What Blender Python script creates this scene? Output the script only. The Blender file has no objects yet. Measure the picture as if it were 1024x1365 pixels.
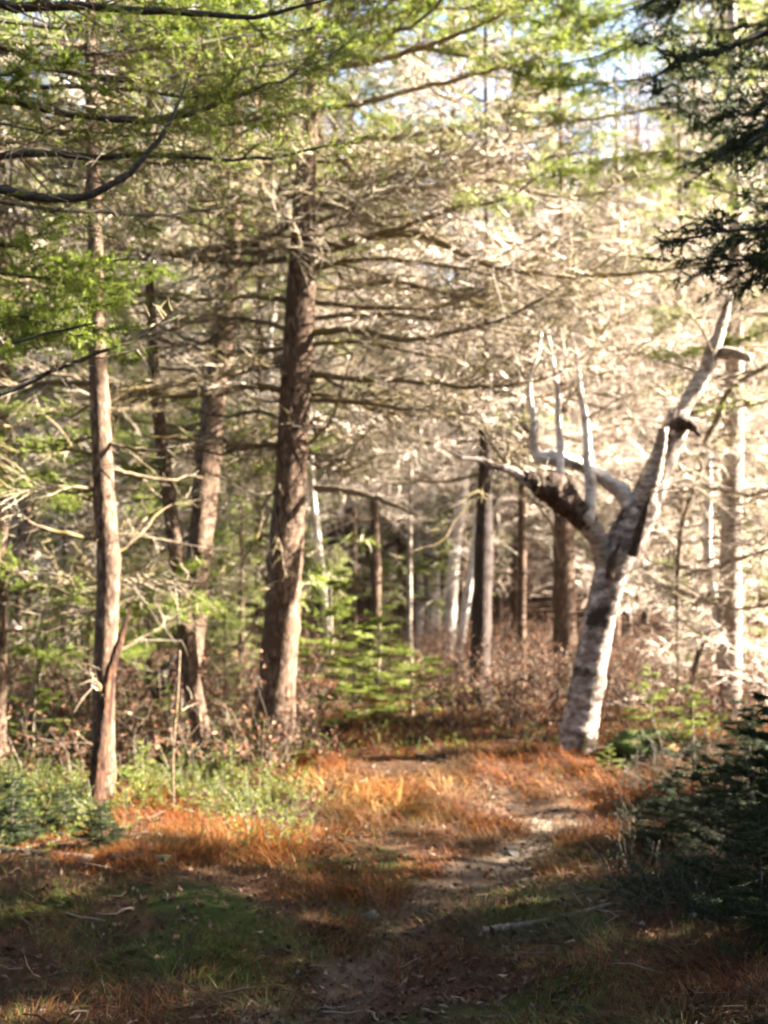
import bpy, math, random
import numpy as np
from mathutils import Vector
R = math.radians
C = bpy.context.scene.collection
S = bpy.context.scene

# ------------------------------------------------------------------ camera, sky, sun, exposure
EYE = 1.6
FPX = 1400.0                       # focal length in photo pixels (photo 1024 x 1365)
PITCH = math.atan(77.5 / FPX)
cam_data = bpy.data.cameras.new('camera')
cam = bpy.data.objects.new('camera', cam_data); C.objects.link(cam)
cam.location = (0, 0, EYE); cam.rotation_euler = (R(90) + PITCH, 0, 0)
cam_data.sensor_fit = 'VERTICAL'; cam_data.sensor_height = 36
cam_data.lens = FPX / 1365 * 36
cam_data.clip_end = 500
cam_data.dof.use_dof = True
cam_data.dof.focus_distance = 2.7
cam_data.dof.aperture_fstop = 2.9
S.camera = cam

SUN_AZ, SUN_EL = 85.0, 30.0        # azimuth from +y (view direction) towards +x (right)
W = bpy.data.worlds.new('World'); S.world = W; W.use_nodes = True
wn = W.node_tree.nodes; wn.clear()
sky = wn.new('ShaderNodeTexSky'); sky.sky_type = 'NISHITA'; sky.sun_disc = False
sky.sun_elevation = R(SUN_EL); sky.sun_rotation = R(SUN_AZ); sky.dust_density = 7.0; sky.ozone_density = 0.2; sky.altitude = 1000
bg = wn.new('ShaderNodeBackground'); bg.inputs[1].default_value = 0.05
wo = wn.new('ShaderNodeOutputWorld')
W.node_tree.links.new(sky.outputs[0], bg.inputs[0]); W.node_tree.links.new(bg.outputs[0], wo.inputs[0])
sun_d = bpy.data.lights.new('sun', 'SUN'); sun_d.energy = 5.0; sun_d.angle = R(0.5); sun_d.color = (1, 0.90, 0.77)
sun = bpy.data.objects.new('sun', sun_d); C.objects.link(sun)
sv = Vector((math.sin(R(SUN_AZ)) * math.cos(R(SUN_EL)), math.cos(R(SUN_AZ)) * math.cos(R(SUN_EL)), math.sin(R(SUN_EL))))
sun.rotation_euler = sv.to_track_quat('Z', 'Y').to_euler(); sun.location = (20, 0, 20)
S.view_settings.view_transform = 'Standard'; S.view_settings.look = 'None'
S.view_settings.gamma = 1; S.view_settings.exposure = 3.8; S.view_settings.use_curve_mapping = False
S.cycles.max_bounces = 5; S.cycles.diffuse_bounces = 1; S.cycles.transmission_bounces = 3; S.cycles.glossy_bounces = 2
S.cycles.sample_clamp_indirect = 6

# ------------------------------------------------------------------ mapping helpers
def ss(e0, e1, x):
    t = np.clip((x - e0) / (e1 - e0), 0, 1); return t * t * (3 - 2 * t)
_rs = np.random.RandomState(3)
_W = [(_rs.uniform(-1, 1, 2) * f, _rs.uniform(0, 6.28), a) for f, a in
      [(.5, .06), (.8, .05), (1.3, .035), (2.1, .025), (3.3, .018), (5.2, .012), (8., .008), (11., .006)] for _ in (0, 1)]
def hgt(x, y):
    x = np.asarray(x, float); y = np.asarray(y, float); z = np.zeros(np.broadcast(x, y).shape)
    for k, p, a in _W: z = z + a * np.sin(x * k[0] * 2 + y * k[1] * 2 + p)
    z = z * 0.8 * (1 - .85 * np.exp(-((x - 1.05) / .8) ** 2 - ((y - 6.8) / 1.1) ** 2))
    z = z + 0.32 * np.clip(y - 27, 0, 60) - 0.0
    z = z + 0.05 * np.clip(-x - 2.0, 0, 10)
    z = z - 0.07 * np.exp(-((x - pathx(y)) / 0.32) ** 2) * ss(9, 6.5, y)
    z = z + 0.05 * np.exp(-((x - 1.6) / 0.7) ** 2 - ((y - 5.0) / 0.6) ** 2)
    return z
def pathx(y):
    return np.interp(y, [0, 3.6, 4.4, 5.0, 5.6, 6.2, 6.6, 7.2, 9], [-.3, -.28, -.12, .05, .35, .75, .95, 1.0, .7])
cp, sp_ = math.cos(PITCH), math.sin(PITCH)
def P(px, py, Y):
    """the point seen at photo pixel px,py at the distance Y along the view"""
    dx = (px - 512) / FPX; dy = (682.5 - py) / FPX
    s = Y / (cp - dy * sp_)
    return np.array((dx * s, Y, EYE + s * (dy * cp + sp_)))
def ground_at(px, py):
    y = 2.5
    while y < 60:
        p = P(px, py, y)
        if p[2] <= hgt(p[0], p[1]): return np.array((p[0], p[1], float(hgt(p[0], p[1]))))
        y += 0.01
    return P(px, py, 60)

# ------------------------------------------------------------------ materials
def newmat(name):
    m = bpy.data.materials.new(name); m.use_nodes = True; n = m.node_tree.nodes; n.clear()
    out = n.new('ShaderNodeOutputMaterial'); return m, n, m.node_tree.links, out
def ramp(n, stops):
    r = n.new('ShaderNodeValToRGB'); e = r.color_ramp.elements
    while len(e) > 1: e.remove(e[-1])
    e[0].position = stops[0][0]; e[0].color = (*stops[0][1], 1)
    for p, c in stops[1:]:
        k = e.new(p); k.color = (*c, 1)
    return r
def island_mat(name, stops, rough=.7, trans=0.0, objvar=None, spec=.3):
    """colour varies from one small piece (needle, blade, leaf, twig) to the next"""
    m, n, l, out = newmat(name)
    g = n.new('ShaderNodeNewGeometry'); r = ramp(n, stops); l.new(g.outputs['Random Per Island'], r.inputs[0])
    col = r.outputs[0]
    if objvar:
        tc = n.new('ShaderNodeTexCoord'); nz = n.new('ShaderNodeTexNoise'); nz.inputs['Scale'].default_value = objvar[0]
        l.new(tc.outputs['Object'], nz.inputs['Vector'])
        rr = n.new('ShaderNodeMapRange'); l.new(nz.outputs[0], rr.inputs[0]); rr.inputs[1].default_value = .46; rr.inputs[2].default_value = .62
        mx = n.new('ShaderNodeMix'); mx.data_type = 'RGBA'; l.new(rr.outputs[0], mx.inputs[0]); l.new(col, mx.inputs[6]); mx.inputs[7].default_value = (*objvar[1], 1)
        col = mx.outputs[2]
    b = n.new('ShaderNodeBsdfPrincipled'); l.new(col, b.inputs['Base Color']); b.inputs['Roughness'].default_value = rough
    b.inputs['Specular IOR Level'].default_value = spec
    if trans:
        t = n.new('ShaderNodeBsdfTranslucent'); l.new(col, t.inputs[0]); a = n.new('ShaderNodeMixShader'); a.inputs[0].default_value = trans
        l.new(b.outputs[0], a.inputs[1]); l.new(t.outputs[0], a.inputs[2]); l.new(a.outputs[0], out.inputs[0])
    else: l.new(b.outputs[0], out.inputs[0])
    return m
def bark_mat(name, c0, c1, c2, scale=(22, 22, 5), lichen=None, bump=.5):
    m, n, l, out = newmat(name)
    tc = n.new('ShaderNodeTexCoord'); mp = n.new('ShaderNodeMapping'); mp.inputs['Scale'].default_value = scale
    l.new(tc.outputs['Object'], mp.inputs[0])
    nz = n.new('ShaderNodeTexNoise'); nz.inputs['Scale'].default_value = 1; nz.inputs['Detail'].default_value = 8; nz.inputs['Roughness'].default_value = .7
    l.new(mp.outputs[0], nz.inputs['Vector'])
    vo = n.new('ShaderNodeTexVoronoi'); vo.inputs['Scale'].default_value = 1.6; l.new(mp.outputs[0], vo.inputs['Vector'])
    r = ramp(n, [(.32, c0), (.5, c1), (.68, c2)]); l.new(nz.outputs[0], r.inputs[0]); col = r.outputs[0]
    if lichen:
        n2 = n.new('ShaderNodeTexNoise'); n2.inputs['Scale'].default_value = 5; n2.inputs['Detail'].default_value = 5; l.new(tc.outputs['Object'], n2.inputs['Vector'])
        mr = n.new('ShaderNodeMapRange'); l.new(n2.outputs[0], mr.inputs[0]); mr.inputs[1].default_value = .52; mr.inputs[2].default_value = .62
        mx = n.new('ShaderNodeMix'); mx.data_type = 'RGBA'; l.new(mr.outputs[0], mx.inputs[0]); l.new(col, mx.inputs[6]); mx.inputs[7].default_value = (*lichen, 1); col = mx.outputs[2]
    b = n.new('ShaderNodeBsdfPrincipled'); l.new(col, b.inputs['Base Color']); b.inputs['Roughness'].default_value = .85; b.inputs['Specular IOR Level'].default_value = .15
    ad = n.new('ShaderNodeMath'); ad.operation = 'ADD'; l.new(nz.outputs[0], ad.inputs[0]); l.new(vo.outputs[0], ad.inputs[1])
    bp = n.new('ShaderNodeBump'); bp.inputs['Strength'].default_value = bump; bp.inputs['Distance'].default_value = .007
    l.new(ad.outputs[0], bp.inputs['Height']); l.new(bp.outputs[0], b.inputs['Normal']); l.new(b.outputs[0], out.inputs[0])
    return m
M = {}
M['spruce_bark'] = bark_mat('spruce_bark', (0.014, 0.009, 0.006), (0.090, 0.058, 0.039), (0.285, 0.202, 0.144), (30, 30, 12), (0.089, 0.057, 0.038))
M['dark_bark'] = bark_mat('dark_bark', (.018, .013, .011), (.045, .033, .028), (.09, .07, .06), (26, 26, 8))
M['ground_twig'] = island_mat('ground_twig', [(0, (0.042, 0.028, 0.021)), (.7, (0.126, 0.091, 0.063)), (1, (0.280, 0.231, 0.182))], .8)
M['birch_bark'] = bark_mat('birch_bark', (0.070, 0.042, 0.032), (0.280, 0.231, 0.189), (0.490, 0.448, 0.399), (9, 9, 30), (0.154, 0.112, 0.084), .35)
M['sunned_white_birch'] = bark_mat('sunned_white_birch', (0.270, 0.216, 0.180), (0.630, 0.576, 0.522), (0.774, 0.747, 0.711), (9, 9, 30), (0.360, 0.297, 0.252), .3)  # white bark raised brighter, standing in for sun on dim stems
M['old_birch'] = bark_mat('old_birch', (.035, .026, .02), (.24, .19, .16), (.62, .56, .50), (9, 9, 16), (.05, .035, .027), .5)
M['rot_wood'] = bark_mat('rot_wood', (0.025, 0.014, 0.010), (0.112, 0.059, 0.032), (0.294, 0.154, 0.070), (40, 40, 5), None, .9)
M['rot_dark'] = bark_mat('rot_dark', (.018, .012, .009), (.05, .033, .024), (.13, .09, .065), (30, 30, 10), None, .8)
M['red_wood'] = bark_mat('red_wood', (.008, .005, .004), (.035, .016, .009), (.17, .085, .045), (40, 40, 4), (.025, .018, .013), .9)
M['pale_wood'] = bark_mat('pale_wood', (0.042, 0.030, 0.024), (0.144, 0.114, 0.090), (0.276, 0.240, 0.198), (30, 30, 14), (0.054, 0.054, 0.030))
M['moss'] = bark_mat('moss', (0.021, 0.035, 0.007), (0.049, 0.070, 0.014), (0.098, 0.119, 0.021), (30, 30, 30), (0.140, 0.070, 0.028))
M['stone'] = bark_mat('stone', (0.060, 0.054, 0.048), (0.132, 0.120, 0.108), (0.216, 0.204, 0.186), (12, 12, 12))
M['dead_twig'] = island_mat('dead_twig', [(0, (0.050, 0.036, 0.025)), (.35, (0.202, 0.155, 0.104)), (.7, (0.346, 0.288, 0.216)), (1, (0.490, 0.432, 0.353))], .75, 0, (1.3, (0.187, 0.148, 0.065)))
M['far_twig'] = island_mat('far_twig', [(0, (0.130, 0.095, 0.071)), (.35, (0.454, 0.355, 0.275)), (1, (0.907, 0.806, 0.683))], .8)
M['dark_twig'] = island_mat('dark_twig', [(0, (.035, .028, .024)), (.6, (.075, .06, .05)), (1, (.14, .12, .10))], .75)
M['limb'] = bark_mat('limb', (0.056, 0.040, 0.028), (0.155, 0.115, 0.074), (0.279, 0.229, 0.155), (60, 60, 60), (0.161, 0.124, 0.043), .3)
M['shaded_limb'] = bark_mat('shaded_limb', (.02, .017, .015), (.05, .042, .036), (.10, .09, .08), (50, 50, 50), (.09, .10, .05), .3)  # limb bark with the shade on near boughs put into its colour
M['needles'] = island_mat('needles', [(0, (0.081, 0.136, 0.015)), (.5, (0.173, 0.244, 0.027)), (1, (0.333, 0.365, 0.058))], .5, .5)
M['shaded_needles'] = island_mat('shaded_needles', [(0, (.014, .026, .007)), (.6, (.026, .044, .011)), (.93, (.05, .065, .018)), (1, (.07, .04, .02))], .6, .25)  # needles darkened in colour for shaded boughs and edge saplings
M['fir_needles'] = island_mat('fir_needles', [(0, (0.078, 0.122, 0.020)), (.55, (0.165, 0.225, 0.029)), (.9, (0.273, 0.299, 0.052)), (1, (0.350, 0.225, 0.071))], .45, .4)
M['orange_grass'] = island_mat('orange_grass', [(0, (0.048, 0.013, 0.002)), (.35, (0.128, 0.032, 0.004)), (.75, (0.209, 0.061, 0.006)), (1, (0.294, 0.136, 0.024))], .6, .35, (.9, (0.070, 0.034, 0.008)))
M['sun_patch_grass'] = island_mat('sun_patch_grass', [(0, (0.200, 0.072, 0.013)), (.5, (0.380, 0.180, 0.045)), (1, (0.620, 0.396, 0.150))], .6, .35)  # dry grass with sunlight put into a paler, golden colour
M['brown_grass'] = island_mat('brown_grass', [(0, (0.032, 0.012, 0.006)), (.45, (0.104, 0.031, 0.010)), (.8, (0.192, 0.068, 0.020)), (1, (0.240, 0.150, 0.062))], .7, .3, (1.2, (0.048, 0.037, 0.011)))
M['green_grass'] = island_mat('green_grass', [(0, (0.031, 0.050, 0.008)), (.6, (0.065, 0.101, 0.014)), (.85, (0.123, 0.126, 0.028)), (1, (0.262, 0.218, 0.073))], .6, .35)
M['moss_blades'] = island_mat('moss_blades', [(0, (0.023, 0.044, 0.006)), (.6, (0.054, 0.096, 0.010)), (1, (0.108, 0.140, 0.017))], .8, .2)
M['dry_grass'] = island_mat('dry_grass', [(0, (.26, .20, .15)), (.5, (.48, .41, .32)), (1, (.70, .63, .52))], .7, .3)
M['litter'] = island_mat('litter', [(0, (0.030, 0.018, 0.012)), (.4, (0.072, 0.039, 0.024)), (.8, (0.120, 0.072, 0.045)), (.97, (0.168, 0.120, 0.084)), (1, (0.300, 0.258, 0.216))], .8, .1)
M['bracken'] = island_mat('bracken', [(0, (0.038, 0.017, 0.010)), (.4, (0.112, 0.045, 0.022)), (.8, (0.210, 0.098, 0.049)), (1, (0.330, 0.225, 0.150))], .8, .25)
def ground_mat():
    m, n, l, out = newmat('forest_floor')
    tc = n.new('ShaderNodeTexCoord')
    nz = n.new('ShaderNodeTexNoise'); nz.inputs['Scale'].default_value = 6; nz.inputs['Detail'].default_value = 10; nz.inputs['Roughness'].default_value = .75; l.new(tc.outputs['Object'], nz.inputs['Vector'])
    r = ramp(n, [(.3, (.018, .011, .007)), (.5, (.055, .03, .018)), (.7, (.11, .065, .035))]); l.new(nz.outputs[0], r.inputs[0])
    r2 = ramp(n, [(.3, (.04, .029, .02)), (.5, (.10, .075, .054)), (.72, (.20, .16, .12))]); l.new(nz.outputs[0], r2.inputs[0])
    r3 = ramp(n, [(.3, (.012, .02, .005)), (.5, (.03, .045, .01)), (.7, (.07, .07, .02))]); l.new(nz.outputs[0], r3.inputs[0])
    def mix(attr, a, b):
        at = n.new('ShaderNodeAttribute'); at.attribute_name = attr; mx = n.new('ShaderNodeMix'); mx.data_type = 'RGBA'
        l.new(at.outputs['Fac'], mx.inputs[0]); l.new(a, mx.inputs[6]); l.new(b, mx.inputs[7]); return mx.outputs[2]
    col = mix('path', mix('moss', r.outputs[0], r3.outputs[0]), r2.outputs[0])
    b = n.new('ShaderNodeBsdfPrincipled'); l.new(col, b.inputs['Base Color']); b.inputs['Roughness'].default_value = .95; b.inputs['Specular IOR Level'].default_value = .1
    bp = n.new('ShaderNodeBump'); bp.inputs['Strength'].default_value = .8; bp.inputs['Distance'].default_value = .04
    l.new(nz.outputs[0], bp.inputs['Height']); l.new(bp.outputs[0], b.inputs['Normal']); l.new(b.outputs[0], out.inputs[0])
    return m
M['ground'] = ground_mat()

# ------------------------------------------------------------------ mesh machinery
class MB:
    def __init__(s): s.v = []; s.q = []; s.t = []; s.qm = []; s.tm = []; s.n = 0
    def add(s, V, Q=None, T=None, mi=0):
        V = np.asarray(V, float).reshape(-1, 3)
        if Q is not None and len(Q): Q = np.asarray(Q).reshape(-1, 4) + s.n; s.q.append(Q); s.qm.append(np.full(len(Q), mi))
        if T is not None and len(T): T = np.asarray(T).reshape(-1, 3) + s.n; s.t.append(T); s.tm.append(np.full(len(T), mi))
        s.v.append(V); s.n += len(V)
    def tubes(s, Pl, Rd, sides, mi=0, frac=None):
        """Pl (N,K,3) polylines, Rd (N,K) radii"""
        N, K, _ = Pl.shape
        if N == 0: return
        T = np.gradient(Pl, axis=1); T /= np.linalg.norm(T, axis=2, keepdims=True) + 1e-9
        mean = Pl[:, -1] - Pl[:, 0]
        ref = np.where((np.abs(mean[:, 2]) > .8 * np.linalg.norm(mean, axis=1))[:, None], np.array([[1., .2, 0]]), np.array([[0, 0, 1.]]))[:, None, :]
        U = np.cross(T, np.broadcast_to(ref, T.shape)); U /= np.linalg.norm(U, axis=2, keepdims=True) + 1e-9
        Vv = np.cross(T, U)
        a = np.arange(sides) * 2 * math.pi / sides
        ring = (U[:, :, None, :] * np.cos(a)[None, None, :, None] + Vv[:, :, None, :] * np.sin(a)[None, None, :, None])
        V = Pl[:, :, None, :] + ring * Rd[:, :, None, None]
        i = np.arange(N)[:, None, None] * K * sides; k = np.arange(K - 1)[None, :, None] * sides; j = np.arange(sides)[None, None, :]; j2 = (j + 1) % sides
        Q = np.stack([i + k + j, i + k + j2, i + k + sides + j2, i + k + sides + j], -1).reshape(-1, 4)
        s.add(V, Q, None, mi)
    def needles(s, base, d, L, w, mi=0):
        """one slim triangle per needle / leaf"""
        N = len(base)
        if N == 0: return
        rr = np.random.RandomState(N % 9973)
        u = np.cross(d, rr.normal(size=(N, 3))); u /= np.linalg.norm(u, axis=1, keepdims=True) + 1e-9
        L = np.broadcast_to(L, (N,))[:, None]; w = np.broadcast_to(w, (N,))[:, None]
        V = np.stack([base - u * w * .5, base + u * w * .5, base + d * L], 1)
        s.add(V, None, np.arange(3 * N).reshape(N, 3), mi)
    def leaves(s, base, d, L, w, mi=0):
        N = len(base)
        if N == 0: return
        rr = np.random.RandomState(N % 9973 + 1)
        u = np.cross(d, rr.normal(size=(N, 3))); u /= np.linalg.norm(u, axis=1, keepdims=True) + 1e-9
        nn = np.cross(d, u)
        L = np.broadcast_to(L, (N,))[:, None]; w = np.broadcast_to(w, (N,))[:, None]
        V = np.stack([base, base + d * L * .5 + u * w * .5, base + d * L + nn * L * .3, base + d * L * .5 - u * w * .5], 1)
        s.add(V, np.arange(4 * N).reshape(N, 4), None, mi)
    def blades(s, base, d, L, w, bend, mi=0):
        """arched tapering grass blades"""
        N = len(base)
        if N == 0: return
        K = 4; t = np.linspace(0, 1, K)[None, :, None]
        Pl = base[:, None, :] + d[:, None, :] * (L[:, None, None] * t) + bend[:, None, :] * (L[:, None, None] * t * t)
        u = np.cross(d, np.array([0, 0, 1.])); u /= np.linalg.norm(u, axis=1, keepdims=True) + 1e-6
        ww = (w[:, None] * np.array([1, .85, .55])[None, :])[:, :, None] * .5
        A = Pl[:, :3] - u[:, None, :] * ww; B = Pl[:, :3] + u[:, None, :] * ww
        V = np.concatenate([A, B, Pl[:, 3:4]], 1)            # 7 per blade
        o = np.arange(N)[:, None, None] * 7
        Q = np.array([[0, 3, 4, 1], [1, 4, 5, 2]])[None] + o; T = np.array([[2, 5, 6]])[None] + o
        s.add(V, Q.reshape(-1, 4), T.reshape(-1, 3), mi)
    def mesh(s, name, mats, smooth=True, origin=None, attrs=None):
        me = bpy.data.meshes.new(name)
        V = np.concatenate(s.v).astype(np.float32)
        if origin is not None: V = V - np.asarray(origin, np.float32)
        Q = np.concatenate(s.q) if s.q else np.zeros((0, 4), int); T = np.concatenate(s.t) if s.t else np.zeros((0, 3), int)
        loops = np.concatenate([Q.ravel(), T.ravel()]).astype(np.int32)
        starts = np.concatenate([np.arange(len(Q)) * 4, len(Q) * 4 + np.arange(len(T)) * 3]).astype(np.int32)
        mi = np.concatenate(s.qm + s.tm).astype(np.int32)
        me.vertices.add(len(V)); me.vertices.foreach_set('co', V.ravel())
        me.loops.add(len(loops)); me.loops.foreach_set('vertex_index', loops)
        me.polygons.add(len(starts)); me.polygons.foreach_set('loop_start', starts)
        me.polygons.foreach_set('material_index', mi)
        me.polygons.foreach_set('use_smooth', np.full(len(starts), smooth))
        for m in mats: me.materials.append(M[m])
        me.update(calc_edges=True)
        return me
def link(name, me, parent=None, loc=None):
    o = bpy.data.objects.new(name, me); C.objects.link(o)
    if parent is not None: o.parent = parent
    if loc is not None: o.location = loc
    return o
def tag(o, label=None, cat=None, group=None, kind=None):
    if label: o['label'] = label
    if cat: o['category'] = cat
    if group: o['group'] = group
    if kind: o['kind'] = kind
    return o
def thing(name, label, cat, loc, group=None):
    o = bpy.data.objects.new(name, None); C.objects.link(o); o.location = tuple(float(a) for a in loc); o.empty_display_size = .2
    return tag(o, label, cat, group)

# ------------------------------------------------------------------ growing twigs
def nrm(a): return a / (np.linalg.norm(a, axis=-1, keepdims=True) + 1e-9)
def polyat(Pl, idx, t):
    K = Pl.shape[1]; u = np.clip(t, 0, .9999) * (K - 1); i = np.minimum(u.astype(int), K - 2); f = (u - i)[:, None]
    a = Pl[idx, i]; b = Pl[idx, i + 1]; return a + (b - a) * f, nrm(b - a)
def curves(base, d, L, K, bend, wob, rng):
    N = len(base); t = np.linspace(0, 1, K)[None, :, None]
    L = L[:, None, None]
    nz = np.cumsum(rng.normal(size=(N, K, 3)), 1); nz -= nz[:, :1]
    return base[:, None] + d[:, None] * L * t + bend[:, None] * L * t * t + nz * L * wob / K
def resample(pts, K, rng=None, jit=0):
    pts = np.asarray(pts, float)
    d = np.r_[0, np.cumsum(np.linalg.norm(np.diff(pts, axis=0), axis=1))]
    # smooth catmull-rom on arc length
    u = np.linspace(0, d[-1], K); out = np.zeros((K, 3))
    for c in range(3):
        y = pts[:, c]; m = np.gradient(y, d) if len(pts) > 2 else np.full(len(pts), (y[-1] - y[0]) / d[-1])
        i = np.clip(np.searchsorted(d, u, 'right') - 1, 0, len(d) - 2); h = d[i + 1] - d[i]; t = (u - d[i]) / h
        out[:, c] = (2*t**3-3*t**2+1)*y[i] + (t**3-2*t**2+t)*h*m[i] + (-2*t**3+3*t**2)*y[i+1] + (t**3-t**2)*h*m[i+1]
    if rng is not None and jit: out[1:-1] += rng.normal(size=(K - 2, 3)) * jit
    return out
STY = {
 # sec/m, sec length, sec radius, tert per sec, tert len, tert radius, needle fraction, needle per tert, needle len, width
 'dead':  dict(sd=11, sl=(.25, .95), sr=.0078, tn=4, tl=(.08, .32), tr=.0045, live=0),
 'heavy': dict(sd=14, sl=(.3, 1.15), sr=.0082, tn=6, tl=(.10, .38), tr=.0048, live=0),
 'mixed': dict(sd=13, sl=(.25, .7), sr=.0055, tn=8, tl=(.07, .22), tr=.0034, live=.4, nn=20, nl=.026, nw=.0056),
 'live':  dict(sd=16, sl=(.22, .62), sr=.0035, tn=9, tl=(.06, .16), tr=.002, live=1, nn=44, nl=.022, nw=.005),
 'sparse':dict(sd=6, sl=(.2, .6), sr=.0065, tn=3, tl=(.08, .26), tr=.004, live=0),
 'far':   dict(sd=10, sl=(.35, 1.0), sr=.0085, tn=7, tl=(.12, .36), tr=.0058, live=0),
 'farlive': dict(sd=9, sl=(.3, .8), sr=.007, tn=6, tl=(.1, .26), tr=.0045, live=.9, nn=15, nl=.042, nw=.013),
 'farmix': dict(sd=9, sl=(.3, .85), sr=.0078, tn=7, tl=(.1, .32), tr=.0054, live=.35, nn=12, nl=.040, nw=.012),
}
def twigs(mb, main, r0, r1, sty, rng, sides=6, start=.08, flat=.35, scale=1.0, mi=(0, 1, 2), thin=1.0):
    """main (K,3): a limb with its twigs (mi = limb, twig, needle material slots)"""
    q = STY[sty]; K = len(main)
    L = np.linalg.norm(np.diff(main, axis=0), axis=1).sum()
    if sty in ('dead', 'heavy', 'mixed', 'live', 'sparse'): r0 = r0 * 1.55; r1 = r1 * 1.3
    rad = (r0 + (r1 - r0) * np.linspace(0, 1, K) ** 1.5) * (1 + .10 * rng.normal(size=K).clip(-1, 1))
    mb.tubes(main[None], rad[None], sides, mi[0])
    n = max(3, int(L * q['sd'] * thin)); t = start + (1 - start) * np.sort(rng.uniform(0, 1, n)) ** .85
    b, tg = polyat(main[None].repeat(1, 0), np.zeros(n, int), t)
    side = nrm(np.cross(tg, np.array([0, 0, 1.]))) * rng.choice([-1, 1], n)[:, None]
    upv = nrm(np.cross(side, tg)); upv *= np.sign(upv[:, 2:3] + 1e-6)
    ang = rng.uniform(.5, 1.15, n)[:, None]
    d = nrm(tg * np.cos(ang) + side * np.sin(ang) + upv * rng.normal(-.05, flat, n)[:, None])
    l = rng.uniform(*q['sl'], n) * (1.1 - .65 * t) * scale * min(1, .4 + L / 2)
    bend = rng.normal(size=(n, 3)) * .11 + np.array([0, 0, rng.normal(-.02, .14)]) + tg * .15
    Sx = curves(b, d, l, 5, bend, .11, rng)
    mb.tubes(Sx, (q['sr'] * rng.uniform(.7, 1.25, n))[:, None] * np.array([1, .85, .7, .5, .25])[None], 3, mi[1])
    m = q['tn']; idx = np.repeat(np.arange(n), m); N = len(idx); tt = rng.uniform(.12, 1, N)
    b2, tg2 = polyat(Sx, idx, tt)
    rv = nrm(np.cross(tg2, rng.normal(size=(N, 3)) * np.array([.35, .35, 1]) ))
    d2 = nrm(tg2 * rng.uniform(.3, 1.0, N)[:, None] + rv + np.array([0, 0, -.12]))
    l2 = rng.uniform(*q['tl'], N) * (1.1 - .5 * tt) * scale
    Tx = curves(b2, d2, l2, 3, rng.normal(size=(N, 3)) * .14, .10, rng)
    mb.tubes(Tx, np.full(N, q['tr'])[:, None] * np.array([1, .75, .35])[None], 3, mi[1])
    if q['live'] > 0:
        liv = (t[idx] > (1 - q['live']) * .9) if q['live'] < 1 else np.ones(N, bool)
        if q['live'] < 1: liv &= rng.uniform(size=N) < .35 + q['live']
        ids = np.nonzero(liv)[0]; ii = np.repeat(ids, q['nn'])
        if len(ii):
            pb, pt = polyat(Tx, ii, rng.uniform(.02, 1, len(ii)))
            nd = nrm(pt * .75 + nrm(np.cross(pt, rng.normal(size=(len(ii), 3)))) * .9)
            mb.needles(pb, nd, q['nl'] * rng.uniform(.7, 1.2, len(ii)), q['nw'], mi[2])
        # needles along the outer secondaries too
        sids = np.nonzero(t > (1 - q['live']) * .9)[0]; ii = np.repeat(sids, q['nn'] * 2)
        if len(ii):
            pb, pt = polyat(Sx, ii, rng.uniform(.3, 1, len(ii)))
            nd = nrm(pt * .75 + nrm(np.cross(pt, rng.normal(size=(len(ii), 3)))) * .9)
            mb.needles(pb, nd, q['nl'] * rng.uniform(.7, 1.2, len(ii)), q['nw'], mi[2])

def limb_curve(L, rng, droop=.25, up=.35, K=10):
    t = np.linspace(0, 1, K); w = np.cumsum(rng.normal(size=K)) * .035; w -= w[0]; v = np.cumsum(rng.normal(size=K)) * .02; v -= v[0]
    return np.stack([t * L, w * L, (-droop * t + up * t ** 2.2) * L + v * L], 1)

TW, LV = ['limb', 'dead_twig', 'needles'], ['shaded_limb', 'dark_twig', 'shaded_needles']  # LV repeats TW with shade put into darker colours
# branch prototypes pointing along +x, hung round the trunks
def proto_set(n, sty, Ls, mats, seed, r=.013, droop=(.0, .3), up=(.1, .45), flat=.35):
    out = []
    for k in range(n):
        rng = np.random.RandomState(seed + k); L = rng.uniform(*Ls)
        mb = MB(); twigs(mb, limb_curve(L, rng, rng.uniform(*droop), rng.uniform(*up)), r, .003, sty, rng, 5, flat=flat)
        out.append(mb.mesh('branch', mats))
    return out
PB = {
 'dead': proto_set(9, 'dead', (1.1, 2.3), TW, 100),
 'heavy': proto_set(8, 'heavy', (1.3, 2.6), TW, 150),
 'live': proto_set(7, 'live', (1.0, 1.9), TW, 200, .011, (.1, .35), (.1, .3), .22),
 'mixed': proto_set(6, 'mixed', (1.3, 2.3), TW, 250, .013),
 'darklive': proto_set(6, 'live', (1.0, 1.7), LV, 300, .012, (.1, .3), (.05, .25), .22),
 'stub': proto_set(5, 'sparse', (.35, .9), TW, 350, .009),
}

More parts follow.
